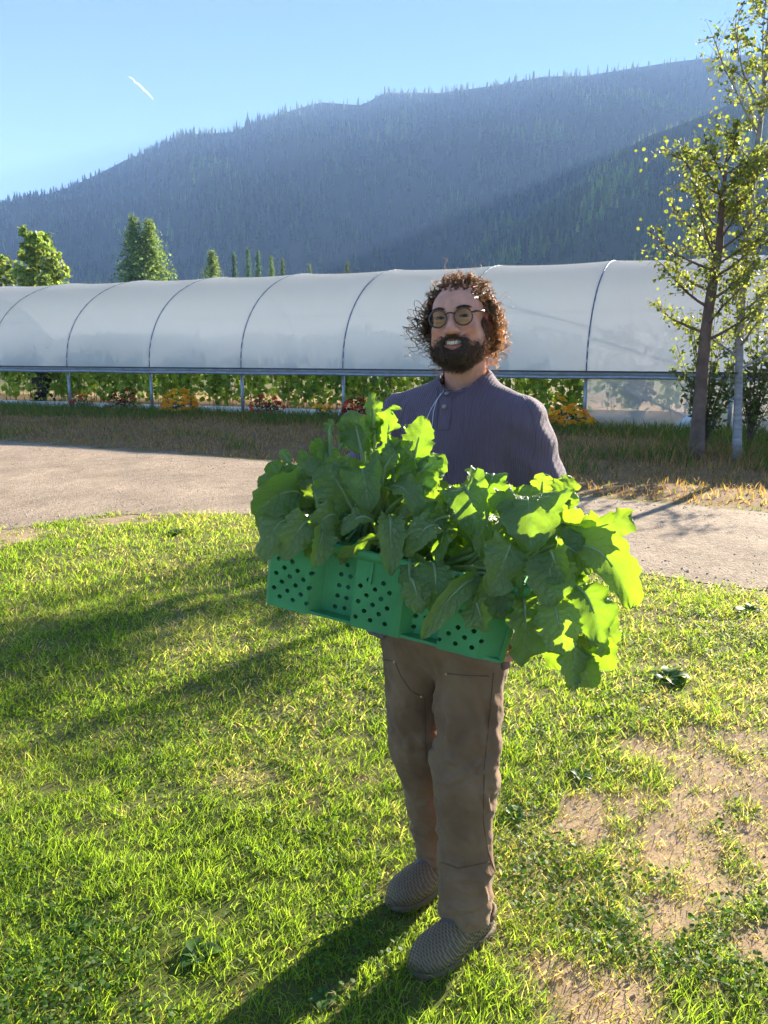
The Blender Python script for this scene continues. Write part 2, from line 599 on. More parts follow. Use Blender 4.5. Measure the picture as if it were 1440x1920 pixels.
for s in (-.03, GW + .03):
    L = (K1 - K0) * BAY
    for nm, zz, hh, dd, mm in (('hip_board', 1.095, .095, .04, wood_bar), ('wiggle_channel', 1.152, .028, .06, dark_bar)):
        b = MB()
        b.box(gpt((K0 + K1) / 2, s, zz), (L, dd, hh), R23)
        b.mk(nm, mm, G)
    b = MB()
    P = np.array([gpt(k, s + (.045 if s > 1 else -.045), 1.032 + .008 * math.sin(k * 5)) for k in np.arange(K0, K1 + .01, .25)])
    b.tube(P, .034, 10)
    b.mk('roll_up_tube', galv, G)
# closed lower bay with braces
for k in (5, 6, 7):
    kk = np.linspace(k + .012, k + .988, 14)
    zz = np.linspace(-.02, 1.0, 9)
    V = np.array([gpt(a, -.012 + .025 * math.sin(a * 19 + z * 4) * math.sin((a - k) * math.pi), z) for a in kk for z in zz])
    i = np.arange(13)[:, None] * 9 + np.arange(8)[None]
    mk('side_film', V, np.stack([i, i + 9, i + 10, i + 1], -1).reshape(-1, 4), film_side, G)
for a, b_ in (((5.03, .1, 1.12), (5.9, .1, .02)), ((6.9, .1, 1.12), (6.1, .1, .02)), ((5.0, .62, 2.05), (3.9, 1.35, 2.86)), ((5.02, .6, 2.05), (5.95, .1, 1.1))):
    b = MB()
    b.tube([gpt(*a), gpt(*b_)], .022, 8)
    b.mk('brace', hoop_m, G)
b = MB()
b.add([gpt(5.60, -.05, 0), gpt(5.78, -.05, .0), gpt(5.78, -.045, .44), gpt(5.60, -.08, 0), gpt(5.78, -.08, .0), gpt(5.78, -.075, .44)],
      [(0, 1, 4, 3), (1, 2, 5, 4), (2, 0, 3, 5)], [(0, 2, 1), (3, 4, 5)])
b.mk('loose_film_flap', mat('flap', (.8, .82, .8), .6, .05), G)
# purlin under the ridge
b = MB()
b.tube([gpt(K0, GW / 2, RAILZ + GRISE - .06), gpt(K1, GW / 2, RAILZ + GRISE - .06)], .02, 8)
b.mk('purlin', hoop_m, G)

# white plastic mulch in the bed
kk = np.linspace(K0 + .5, 4.9, 150)
tt = np.linspace(0, 1, 12)
V = []
for a in kk:
    e = (noise(np.array([a * 2.0, 1.5]), 1, 2) - .5) * .25
    for t in tt:
        V.append(gpt(a, .18 + e + t * 1.0, .02 + .10 * math.sin(t * math.pi) ** .7 + .03 * noise(np.array([a * 6, t * 5]), 1, 2)))
i = np.arange(149)[:, None] * 12 + np.arange(11)[None]
mk('plastic_mulch', np.array(V), np.stack([i, i + 12, i + 13, i + 1], -1).reshape(-1, 4), mat('white_plastic', (.72, .75, .78), .35, .06, 3, .3, 9),
   label='white plastic mulch sheet on the bed along the greenhouse side', category='plastic sheet')

# leaf cloud helper -------------------------------------------------------------
def leaves(P, Nrm, size, r, asp=.8, shape='round', spin=True):
    """one small leaf (6 tris) at every point; returns V, T"""
    n = len(P)
    Nrm = Nrm / (np.linalg.norm(Nrm, axis=1)[:, None] + 1e-9)
    a = r.normal(size=(n, 3))
    a -= Nrm * (a * Nrm).sum(1)[:, None]
    a /= np.linalg.norm(a, axis=1)[:, None] + 1e-9
    b = np.cross(Nrm, a)
    if shape == 'round':
        O = np.array([(0, 0, 0), (.3, .42, .06), (.72, .44, .05), (1, 0, -.05), (.72, -.44, .05), (.3, -.42, .06)])
        T = np.array([(0, 1, 5), (1, 2, 4), (1, 4, 5), (2, 3, 4)])
    elif shape == 'narrow':
        O = np.array([(0, 0, 0), (.45, .16, .03), (1, 0, -.04), (.45, -.16, .03)])
        T = np.array([(0, 1, 3), (1, 2, 3)])
    else:   # lobed
        O = np.array([(0, 0, 0), (.15, .5, .1), (.5, .36, .02), (.7, .52, .06), (1, 0, -.12), (.7, -.52, .06), (.5, -.36, .02), (.15, -.5, .1)])
        T = np.array([(0, 1, 2), (0, 2, 6), (0, 6, 7), (2, 3, 4), (2, 4, 6), (4, 5, 6)])
    s = np.broadcast_to(np.asarray(size, float), (n,))[:, None, None]
    V = P[:, None] + s * (O[None, :, 0:1] * a[:, None] + O[None, :, 1:2] * asp * 1.0 * b[:, None] + O[None, :, 2:3] * Nrm[:, None])
    F = T[None] + (np.arange(n) * len(O))[:, None, None]
    return V.reshape(-1, 3), F.reshape(-1, 3), len(O)

def unit(r, n):
    v = r.normal(size=(n, 3))
    return v / np.linalg.norm(v, axis=1)[:, None]

m_vine = mat('vine_leaf', (1, 1, 1), .6, .2, 5, trans=.5, tcol=(1.9, 1.9, .8), attr=True, spec=.25)
m_stem = mat('vine_stem', (.16, .17, .06), .8, .2)
# trellised vines: four variants, every plant an individual
VV = []
for q in range(5):
    r = np.random.default_rng(40 + q)
    n = 330
    z = r.random(n) ** .75 * 1.75 + .12
    P = np.stack([r.normal(0, .30, n), r.normal(0, .20, n), z], -1)
    nr = unit(r, n) + np.array((0, -.9, .5))
    V, T, k = leaves(P, nr, r.uniform(.07, .19, n), r, 1, 'lobed')
    base = np.array((.19, .30, .06)) * r.uniform(.5, 1.5, (n, 1)) + np.array((.08, .05, 0)) * (r.random((n, 1)) < .16)
    me_l = mesh('vine_leaves', V, T, m_vine, True, np.repeat(base, k, 0))
    b = MB()
    for s in range(7):
        x0, y0 = r.normal(0, .16), r.normal(0, .1)
        zz = np.linspace(0, r.uniform(1.2, 1.9), 8)
        b.tube(np.stack([x0 + r.normal(0, .035, 8).cumsum(), y0 + r.normal(0, .02, 8).cumsum(), zz], -1), .007, 4)
    V, F = b.get()
    VV.append((me_l, mesh('vine_stems', V, F, m_stem)))
def vine(k, s, q, label, group, sc=1.0):
    o = thing('climbing_vine', gpt(k, s, 0.02), label, 'vine', group, random.uniform(0, 6.3))
    o.scale = (sc, sc, sc * random.uniform(.9, 1.1))
    obj('foliage', VV[q][0], o)
    obj('stem', VV[q][1], o)
n = 0
for k in np.arange(-1.4, 4.95, .27):
    vine(k + random.uniform(-.06, .06), 1.55 + random.uniform(-.1, .1), n % 5, 'leafy climbing vine on the front trellis row inside the open greenhouse side', 'vines in the front trellis row')
    n += 1
for k in np.arange(-1.2, 7.6, .42):
    vine(k, 3.4 + random.uniform(-.2, .2), n % 5, 'leafy climbing vine in the row behind the front trellis, deeper in the greenhouse', 'vines in the rear trellis row', 1.08)
    n += 1
# wilted dark plant at far left
r = np.random.default_rng(77)
o = thing('withered_plant', gpt(-.62, .7, .03), 'dark withered plant hanging at the far left end of the open side', 'plant')
P = np.stack([r.normal(0, .14, 120), r.normal(0, .1, 120), r.random(120) * 1.0], -1)
V, T, k = leaves(P, unit(r, 120), r.uniform(.08, .2, 120), r, .6, 'lobed')
obj('foliage', mesh('withered', V, T, mat('withered_leaf', (.035, .032, .022), .8, .3)), o)
b = MB()
for s in range(4):
    b.tube([(r.normal(0, .08), r.normal(0, .05), 0), (r.normal(0, .1), 0, .5), (r.normal(0, .1), 0, 1.0)], .015, 5)
obj('stem', mesh('withered_stem', *b.get(), m_stem), o)

# marigolds -----------------------------------------------------------------
m_fol = mat('marigold_leaf', (1, 1, 1), .7, .2, 6, trans=.35, attr=True, spec=.2)
m_pet = mat('marigold_petal', (1, 1, 1), .7, .1, 9, trans=.4, attr=True, spec=.2)
def flowers(px, py, D, wd, ht, cols, nf, nl, label, leafc=(.05, .09, .025)):
    p = at(px, py, D)
    p[2] = .07
    wd, ht = wd * 1.3, ht * 1.35
    o = thing('marigold_bush', p, label, 'flowers', 'flowering bushes along the greenhouse bed')
    r = np.random.default_rng(int(px))
    d = unit(r, nl)
    d[:, 2] = abs(d[:, 2])
    P = d * r.random((nl, 1)) ** .4 * np.array((wd / 2, wd / 2.4, ht * .9))
    V, T, k = leaves(P, d + unit(r, nl) * .6, r.uniform(.035, .08, nl), r, .5, 'lobed')
    obj('foliage', mesh('marigold_foliage', V, T, m_fol, True, np.repeat(np.array(leafc) * r.uniform(.6, 1.5, (nl, 1)), k, 0)), o)
    d = unit(r, nf)
    d[:, 2] = abs(d[:, 2])
    d[:, 1] -= .25
    P = d * r.uniform(.85, 1.08, (nf, 1)) * np.array((wd / 2, wd / 2.2, ht))
    Vs, Ts, Cs, n = [], [], [], 0
    C = np.array(cols)[r.integers(0, len(cols), nf)] * r.uniform(.8, 1.15, (nf, 1))
    for ring, (rr, hh) in enumerate(((.048, .0), (.036, .016), (.02, .027))):
        for a in range(6):
            ang = a * 1.047 + ring * .5
            off = np.array((math.cos(ang) * rr * .6, math.sin(ang) * rr * .6, hh))
            nr = d * .6 + np.array((0, -.3, .6)) + off * 14
            V, T, k = leaves(P + off, nr, rr * 1.15, r, .9)
            Vs.append(V); Ts.append(T + n); n += len(V)
            Cs.append(np.repeat(C, k, 0))
    obj('blossoms', mesh('marigold_blossoms', np.concatenate(Vs), np.concatenate(Ts), m_pet, True, np.concatenate(Cs)), o, kind='stuff')
OR, YE, RE, DR = (1.0, .40, .01), (1.0, .62, .02), (.70, .07, .02), (.34, .02, .015)
flowers(338, 757, 20.6, .72, .40, [OR, YE, YE, OR], 120, 220, 'big round yellow and orange marigold bush between two greenhouse posts')
flowers(153, 750, 22.4, .62, .26, [OR, RE], 14, 160, 'small orange marigold bush at the left post')
flowers(232, 757, 21.9, .75, .42, [DR, RE], 24, 330, 'dark red marigold bush left of the big yellow one', (.025, .028, .016))
flowers(500, 764, 19.9, .68, .36, [RE, RE, DR], 30, 300, 'dark red marigold bush right of the third visible post', (.03, .032, .018))
flowers(607, 770, 19.2, .42, .22, [YE, OR], 16, 90, 'small yellow marigold just left of the post beside the leafy greens')
flowers(668, 770, 18.7, .62, .36, [RE, DR], 34, 260, 'red marigold bush partly hidden behind the top of the greens', (.035, .035, .02))
flowers(1062, 790, 16.9, .8, .28, [OR, YE, OR], 90, 160, 'low orange marigold patch at the corner of the closed bay')
flowers(1050, 757, 17.4, .4, .42, [YE], 14, 120, 'sparse yellow marigold above the orange patch', (.12, .17, .03))

# dark things stored behind the closed film: a chair and a bin-like pot
def shed_stuff():
    p = gpt(5.35, .9, 0)
    o = thing('potted_shrub', p, 'blurred dark potted shrub behind the closed greenhouse film', 'plant')
    r = np.random.default_rng(5)
    P = unit(r, 260) * r.random((260, 1)) ** .4 * np.array((.32, .3, .42)) + np.array((0, 0, .82))
    V, T, k = leaves(P, unit(r, 260), r.uniform(.08, .15, 260), r, .8)
    obj('foliage', mesh('shrub_foliage', V, T, mat('shrub_dark', (.03, .035, .03), .8, .3)), o)
    b = MB()
    b.tube([(0, 0, .0), (0, 0, .28), (0, 0, .30)], [.13, .17, .18], 14)
    obj('pot', mesh('pot', *b.get(), mat('black_pot', (.02, .02, .022), .6, .2)), o)
    b = MB()
    b.tube([(0, 0, .3), (.02, 0, .6), (0, .02, .9)], .025, 6)
    obj('stem', mesh('shrub_stem', *b.get(), m_stem), o)
    p = gpt(5.72, 1.2, 0)
    o = thing('tall_stake', p, 'dark wooden stakes leaning together behind the closed greenhouse film', 'stakes')
    for a in range(3):
        b = MB()
        b.tube([(a * .12 - .12, .05 * a, 0), (.04 * a, 0, 1.5)], .022, 6)
        obj('stake', mesh('stake', *b.get(), mat('stake_wood', (.07, .06, .05), .8, .3)), o)
    b = MB()
    b.box(gpt(5.18, .5, .20), (.8, .06, .03), R23)
    b.mk('white_plank', mat('white_plank_paint', (.8, .8, .78), .6, .05), label='short white plank lying low behind the closed film', category='plank')
shed_stuff()

# ------------------------------------------------------------------ trees behind the greenhouse
m_needle = mat('conifer_needles', (1, 1, 1), .75, .2, 2, trans=.42, attr=True, spec=.15)
m_bark = mat('dark_bark', (.09, .065, .045), .9, .3, 5, .5, 20)
def conifer(px, ytop, D, halfpx, label, group, seed, tint=(.07, .10, .03), loose=0.0):
    r = np.random.default_rng(seed)
    top = at(px, ytop, D)
    p = np.array((top[0], top[1], 0))
    H = top[2]
    W = halfpx / 1500 * D * (1.75 if loose else 1.5)
    o = thing('conifer_tree', p, label, 'conifer', group)
    b = MB()
    b.tube([(0, 0, -.2), (0, 0, H * .5), (0, 0, H * .98)], [H * .018, H * .011, .01], 7)
    obj('trunk', mesh('trunk', *b.get(), m_bark), o)
    P, Nn, S = [], [], []
    nb = int(230 * (1 + loose))
    for i in range(nb):
        t = (i / nb) ** .9
        z = H * (.18 + .8 * t)
        rad = W * (1 - t) ** (.80 if loose else 1.0) * r.uniform(.7, 1.15) + .05 * W
        a = r.random() * 6.283
        k = 16
        s = np.linspace(.12, 1, k)
        dz = -.22 * rad * s ** 1.5 + .05 * rad
        q = np.stack([math.cos(a) * rad * s, math.sin(a) * rad * s, z + dz], -1)
        q += r.normal(0, .035 * W + .05, q.shape)
        P.append(q)
        S.append((.55 - .2 * s) * (.14 * W + .20) * (1.2 - .75 * t))
    P, S = np.concatenate(P), np.concatenate(S)
    Nn = unit(r, len(P)) + np.array((0, 0, .8))
    V, T, k = leaves(P, Nn, S * r.uniform(.7, 1.4, len(S)), r, .75, 'lobed')
    c = np.array(tint) * 3.4 * r.uniform(.5, 1.5, (len(P), 1))
    obj('crown', mesh('crown', V, T, m_needle, True, np.repeat(c, k, 0)), o)
cg = 'conifers beyond the greenhouse'
conifer(248, 402, 78, 42, 'tall left one of the two big conifers grown together beyond the greenhouse', cg, 1, loose=.6)
conifer(278, 410, 79, 48, 'broader right one of the two big conifers grown together beyond the greenhouse', cg, 2, (.09, .12, .03), loose=.7)
conifer(397, 468, 82, 30, 'bushy rounded conifer at the left of the small group', cg, 3, (.085, .11, .03), loose=.5)
conifer(438, 470, 95, 17, 'first slim dark spruce right of the bushy conifer', cg, 4, (.04, .065, .03))
conifer(464, 460, 100, 17, 'tallest slim spruce of the small group', cg, 5, (.04, .07, .035))
conifer(483, 466, 98, 16, 'slim spruce just right of the tallest spruce', cg, 6, (.04, .07, .03))
conifer(508, 476, 92, 18, 'paler short spruce near the right end of the group', cg, 7, (.07, .10, .03))
conifer(529, 482, 90, 14, 'last small dark spruce at the right end of the group', cg, 8, (.045, .065, .025))
conifer(580, 492, 110, 16, 'faint small conifer standing alone above the greenhouse roof', cg, 9, (.07, .09, .04))
conifer(651, 488, 96, 17, 'dark little conifer tip poking up left of the man', cg, 10, (.05, .06, .025))

m_aspen = mat('aspen_leaf', (1, 1, 1), .5, .2, 4, trans=.58, attr=True, spec=.35)
m_pale = mat('pale_bark', (.40, .38, .34), .8, .2, 6, .4, 30, col2=(.24, .22, .20), stretch=(1, 1, 3))
m_brownbark = mat('brown_bark', (.17, .11, .075), .9, .3, 5, .8, 14, bstretch=(3, 3, .5), bdist=.03)
def grow_tree(name, base, path, rad, limbs, leafn, lsize, label, seed, bark, tint, spread, group=None, leafshape='round', umax=1.0, yellow=.1):
    """path: trunk points; limbs: list of (t on trunk, direction, length)"""
    r = np.random.default_rng(seed)
    base = np.asarray(base, float)
    o = thing(name, base, label, 'tree', group)
    path = np.asarray(path, float) - base
    tt = np.linspace(0, 1, 26)
    src = np.linspace(0, 1, len(path))
    TP = np.stack([np.interp(tt, src, path[:, j]) for j in range(3)], -1)
    TP[1:-1] = (TP[:-2] + 2 * TP[1:-1] + TP[2:]) / 4
    TP[1:, :2] += (noise(np.stack([tt[1:] * 5, tt[1:] * 0 + seed], -1), 1, 2)[:, None] - .5) * rad * .9
    b = MB()
    b.tube(TP, rad * (1 - tt) ** .75 + .012 + .35 * rad * np.exp(-tt * 30), 12)
    obj('trunk', mesh('trunk', *b.get(), bark), o)
    bm = MB()
    LP, LN = [], []
    for t, d, L in limbs:
        p0 = np.array([np.interp(t, tt, TP[:, j]) for j in range(3)])
        d = np.asarray(d, float)
        d /= np.linalg.norm(d)
        n = 9
        dirs = d + np.cumsum(r.normal(0, .10, (n, 3)), 0) + np.linspace(0, .35, n)[:, None] * np.array((0, 0, 1))
        dirs /= np.linalg.norm(dirs, axis=1)[:, None]
        q = p0 + np.concatenate([[np.zeros(3)], np.cumsum(dirs * L / n, 0)])
        bm.tube(q, np.linspace(rad * .28 * (1 - t) + .010, .004, n + 1), 5)
        for k in range(3, n + 1):
            for j in range(3):
                dd = dirs[min(k, n - 1)] * .7 + unit(r, 1)[0] * .9
                dd /= np.linalg.norm(dd)
                l2 = L * r.uniform(.12, .34)
                s = np.linspace(0, 1, 5)[:, None]
                tw = q[k] + dd * l2 * s + np.array((0, 0, -.10)) * l2 * s ** 2
                bm.tube(tw, np.linspace(.006, .0025, 5), 3)
                m = max(2, int(leafn))
                u = r.uniform(.1, 1.08, m)
                LP.append(q[k] + dd * l2 * u[:, None] + r.normal(0, spread, (m, 3)))
    obj('branch', mesh('branches', *bm.get(), bark), o)
    P = np.concatenate(LP)
    Nn = unit(r, len(P)) + np.array((0, -.35, .15))
    V, T, k = leaves(P, Nn, r.uniform(lsize * .65, lsize * 1.25, len(P)), r, 1.0 if leafshape == 'round' else .8, leafshape)
    c = np.array(tint) * r.uniform(.55, 1.4, (len(P), 1)) + np.array((.14, .07, 0)) * (r.random((len(P), 1)) < yellow)
    obj('crown', mesh('crown', V, T, m_aspen, True, np.repeat(c, k, 0)), o)
    return o

def limbset(r, n, t0, t1, L0, L1, bias=(0, 0, 0), up=.45):
    out = []
    for i in range(n):
        a = i * 2.4 + r.uniform(-.4, .4)
        t = t0 + (t1 - t0) * (i + .5) / n
        out.append((t, np.array((math.cos(a), math.sin(a), up)) + np.array(bias), (L0 + (L1 - L0) * (i / n)) * r.uniform(.75, 1.2)))
    return out
r = np.random.default_rng(8)
# left bright broadleaf tree
tb = at(66, 425, 46)
grow_tree('broadleaf_tree', (tb[0], tb[1], 0), [(tb[0], tb[1], 0), (tb[0] + .1, tb[1], tb[2] * .5), (tb[0], tb[1], tb[2] * .93)], .16,
          limbset(r, 26, .42, .98, 2.1, .9, up=.55), 5, .24, 'bright sunlit green broadleaf tree at far left beyond the greenhouse', 3, m_bark, (.27, .38, .06), .10, leafshape='lobed', yellow=.2)
tb = at(-20, 470, 50)
grow_tree('broadleaf_tree', (tb[0], tb[1], 0), [(tb[0], tb[1], 0), (tb[0] + .1, tb[1], tb[2] * .5), (tb[0], tb[1], tb[2] * .93)], .14,
          limbset(r, 18, .42, .98, 1.9, .8, up=.5), 5, .24, 'darker green broadleaf tree cut by the left picture edge', 4, m_bark, (.26, .34, .05), .10, leafshape='lobed', yellow=.1)

# the two trees at the right
b1 = gnd(1304, 862)
P1 = [b1, at(1312, 760, 12.0), at(1322, 640, 11.8), at(1338, 520, 11.7), at(1350, 450, 11.6), at(1358, 360, 11.5), at(1362, 290, 11.4)]
L1 = limbset(r, 30, .32, .99, 1.0, .75, bias=(-.1, -.1, 0), up=.5)
grow_tree('aspen_tree', b1, P1, .095, L1, 5, .054, 'thick brown-trunked leafy tree standing at the right road edge', 12, m_brownbark, (.30, .35, .05), .045, 'roadside trees at the right', yellow=.12)
b2 = gnd(1381, 862)
P2 = [b2, at(1384, 740, 12.0), at(1388, 600, 11.9), at(1398, 450, 11.8), at(1418, 300, 11.7), at(1434, 150, 11.6), at(1450, -60, 11.5), at(1455, -260, 11.4)]
L2 = limbset(r, 36, .18, .98, .95, .75, bias=(-.12, -.2, 0), up=.45)
L2 += [(.62, (-1, -.2, .7), 1.5), (.66, (-1, -.3, .75), 1.4), (.54, (-1, 0, .4), 1.35), (.70, (-.5, -.3, .9), 1.2)]
grow_tree('aspen_tree', b2, P2, .052, L2, 5, .054, 'slim pale-barked aspen right of the brown trunk', 13, m_pale, (.31, .36, .05), .045, 'roadside trees at the right', yellow=.14)
b3 = np.array((6.25, 12.1, 0))
P3 = [b3, b3 + (.03, -.05, 2), b3 + (-.08, -.1, 4), b3 + (-.02, -.15, 6.2), b3 + (.1, -.2, 8)]
grow_tree('aspen_tree', b3, P3, .05, limbset(r, 26, .22, .98, 1.0, .7, up=.5), 3, .062, 'aspen mostly outside the right picture edge, a few twigs showing', 19, m_pale, (.31, .36, .05), .045, 'roadside trees at the right', yellow=.14)
# young twiggy shrubs round the trunks
for px, py, D, ht, lab, sd in ((1318, 850, 11.9, 2.5, 'narrow-leaved willow shoots growing in front of the brown trunk', 31),
                              (1405, 840, 12.0, 2.6, 'leafy young shoots beside the pale trunk at the right edge', 32)):
    p = gnd(px, py)
    o = thing('willow_shrub', p, lab, 'shrub')
    r2 = np.random.default_rng(sd)
    bm, LP = MB(), []
    for i in range(24):
        a = r2.random() * 6.28
        h = ht * r2.uniform(.45, 1)
        s = np.linspace(0, 1, 8)[:, None]
        q = np.array((math.cos(a), math.sin(a) * .6, 0)) * s ** 1.4 * r2.uniform(.2, .75) + np.array((0, 0, 1)) * s * h
        bm.tube(q, np.linspace(.010, .003, 8), 4)
        u = r2.uniform(.25, 1.02, 46)
        LP.append(np.stack([np.interp(u, s[:, 0], q[:, j]) for j in range(3)], -1) + r2.normal(0, .035, (46, 3)))
    obj('stem', mesh('shoots', *bm.get(), m_brownbark), o)
    P = np.concatenate(LP)
    V, T, k = leaves(P, unit(r2, len(P)) + np.array((0, -.2, .3)), r2.uniform(.07, .13, len(P)), r2, 1.5, 'narrow')
    obj('foliage', mesh('willow_leaves', V, T, m_aspen, True, np.repeat(np.array((.22, .27, .06)) * r2.uniform(.5, 1.4, (len(P), 1)), k, 0)), o)

# ------------------------------------------------------------------ grass
m_grass = mat('grass_blade', (1, 1, 1), .55, .1, 3, trans=.58, tcol=(1.55, 1.6, .75), attr=True, spec=.3)
def blades(x, y, h, wd, lean, c, r, seg=3):
    n = len(x)
    z = zg(x, y)
    a = r.random(n) * 6.283
    la = a + r.normal(0, .9, n)
    sx, sy = np.cos(a), np.sin(a)
    lx, ly = np.cos(la), np.sin(la)
    rows = []
    for k in range(seg + 1):
        t = k / seg
        off = h * lean * t ** 1.7
        cx, cy_, cz = x + lx * off, y + ly * off, z - .006 + h * t * np.sqrt(np.clip(1 - (lean * t * .75) ** 2, .06, 1))
        wk = wd * (1 - t ** 1.6) / 2
        if k < seg:
            rows += [np.stack([cx - sx * wk, cy_ - sy * wk, cz], -1), np.stack([cx + sx * wk, cy_ + sy * wk, cz], -1)]
        else:
            rows += [np.stack([cx, cy_, cz], -1)]
    V = np.stack(rows, 1)
    nv = V.shape[1]
    T = []
    for k in range(seg - 1):
        T += [(2 * k, 2 * k + 1, 2 * k + 3), (2 * k, 2 * k + 3, 2 * k + 2)]
    T += [(2 * seg - 2, 2 * seg - 1, 2 * seg)]
    F = np.array(T)[None] + (np.arange(n) * nv)[:, None, None]
    return V.reshape(-1, 3), F.reshape(-1, 3), np.repeat(c, nv, 0)

def grass_color(x, y, d, r):
    n = len(x)
    g1, g2, st = np.array((.145, .25, .026)), np.array((.32, .41, .055)), np.array((.66, .54, .26))
    q = r.random((n, 1))
    c = g1 * (1 - q) + g2 * q
    isdry = (r.random(n) < (d * .66) ** 1.5 * .85)[:, None]
    c = np.where(isdry, st * r.uniform(.55, 1.2, (n, 1)), c)
    return c * r.uniform(.75, 1.2, (n, 1))

def lawn(name, label, y0, y1, dens, h0, h1, wd, seed, seg):
    r = np.random.default_rng(seed)
    W0 = .62 * y1 + .9
    n = int(2 * W0 * (y1 - y0) * dens)
    x = r.uniform(-W0, W0, n)
    y = r.uniform(y0, y1, n)
    ok = abs(x) < .62 * y + .9
    x, y = x[ok], y[ok]
    P = np.stack([x, y], -1)
    b_ = bare(x, y)
    cl = noise(P, 16, 2, 9)
    prob = (1 - .82 * b_) * (.35 + 1.1 * sstep(.3, .65, cl)) * (1 - .985 * roadmask(x, y)) * (y < road_near(x) + .3)
    ok = r.random(len(x)) < prob
    x, y, b_, cl = x[ok], y[ok], b_[ok], cl[ok]
    P = np.stack([x, y], -1)
    d = np.clip(dry(x, y) + b_ * .5, 0, 1)
    big = noise(P, 3.2, 3, 12)
    h = r.uniform(h0, h1, len(x)) * (.55 + .9 * big) * (1 - .45 * b_) * (.8 + .5 * cl)
    lean = np.clip(r.normal(.62, .28, len(x)) + d * .25, .1, 1.25)
    flat = r.random(len(x)) < .12 + .25 * d
    lean = np.where(flat, r.uniform(1.0, 1.3, len(x)), lean)
    V, F, C = blades(x, y, h, wd * r.uniform(.6, 1.3, len(x)), lean, grass_color(x, y, d, r), r, seg)
    mk(name, V, F, m_grass, tint=C, kind='stuff', label=label, category='grass')
lawn('lawn_grass', 'short sunlit lawn grass round the man in the foreground', 1.15, 3.0, 14000, .019, .054, .0040, 1, 3)
lawn('lawn_grass', 'lawn grass in the middle distance before the road', 3.0, 5.0, 6800, .021, .056, .0058, 2, 3)
lawn('lawn_grass', 'farther lawn grass along the near edge of the road', 5.0, 8.3, 3100, .025, .065, .0082, 3, 2)

def straw():
    r = np.random.default_rng(61)
    n = 60000
    y = 1.2 + 4.6 * r.random(n) ** 1.5
    x = r.uniform(-1, 1, n) * (.62 * y + .8)
    b_ = bare(x, y)
    ok = (r.random(n) < .12 + .8 * b_) & (y < road_near(x))
    x, y, b_ = x[ok], y[ok], b_[ok]
    c = np.array((.50, .38, .19)) * r.uniform(.45, 1.25, (len(x), 1))
    V, F, C = blades(x, y, r.uniform(.02, .06, len(x)), .0028 * r.uniform(.6, 1.4, len(x)), r.uniform(1.05, 1.3, len(x)), c, r, 2)
    V[:, 2] += .004
    mk('straw_litter', V, F, m_grass, tint=C, kind='stuff', label='dry straw bits lying on the bare patches of the lawn', category='straw')
straw()

# clover and small broad leaves among the grass
def clover():
    r = np.random.default_rng(17)
    n = 90000
    y = 1.2 + 5.2 * r.random(n) ** 1.6
    x = r.uniform(-1, 1, n) * (.62 * y + .8)
    P = np.stack([x, y], -1)
    k = noise(P, 2.6, 3, 20)
    ok = (r.random(n) < sstep(.42, .68, k) * (1 - bare(x, y)) * (1 - roadmask(x, y))) & (y < road_near(x) - .1)
    x, y = x[ok], y[ok]
    z = zg(x, y) + r.uniform(.008, .045, len(x))
    Vs, V0 = [], np.stack([x, y, z], -1)
    nr = unit(r, len(x)) * .55 + np.array((0, 0, 1))
    V, T, kk = leaves(V0, nr, r.uniform(.007, .017, len(x)), r, .9)
    c = np.array((.075, .15, .025)) * r.uniform(.6, 1.5, (len(x), 1))
    mk('clover', V, T, m_grass, tint=np.repeat(c, kk, 0), kind='stuff', label='patches of clover and small weeds in the lawn', category='clover')
clover()

# rough bank between road and greenhouse
def bank():
    r = np.random.default_rng(23)
    n = 210000
    y = r.uniform(5.5, 26, n)
    x = r.uniform(-13, 13, n)
    sw = (np.stack([x, y], -1) - GP5[:2]) @ GN[:2]         # metres beyond the greenhouse wall (negative = in front)
    d0 = y - road_far(x)
    P = np.stack([x, y], -1)
    nn = noise(P, .8, 3, 31)
    lush = .06 + sstep(-2.8, -.9, sw + (nn - .5) * 2.6) + .6 * sstep(.62, .7, noise(P, .9, 2, 33)) + .8 * sstep(4.6, 5.6, x)
    lush = np.clip(lush, 0, 1)
    ok = (d0 > -.1) & (sw < .15) & (abs(x) < .6 * y + 1) & (r.random(n) < .45 + .5 * lush)
    x, y, lush, sw, d0 = x[ok], y[ok], lush[ok], sw[ok], d0[ok]
    h = (.075 + .15 * lush) * r.uniform(.5, 1.35, len(x)) * sstep(-.1, .5, d0)
    tr = np.exp(-(np.hypot(x - b1[0], y - b1[1]) / .8) ** 2)
    h = h * (1 + 1.6 * tr)
    gr = np.array((.10, .15, .035)) * r.uniform(.6, 1.5, (len(x), 1))
    br = np.array((.36, .22, .11)) * r.uniform(.5, 1.3, (len(x), 1))
    sel = (r.random(len(x)) < lush * .85 + .08)[:, None]
    V, F, C = blades(x, y, h, .017 * r.uniform(.6, 1.2, len(x)), np.clip(r.normal(.6, .3, len(x)), .1, 1.2), np.where(sel, gr, br), r, 2)
    mk('bank_grass', V, F, m_grass, tint=C, kind='stuff', label='brown and green rough grass bank between road and greenhouse', category='grass')
bank()

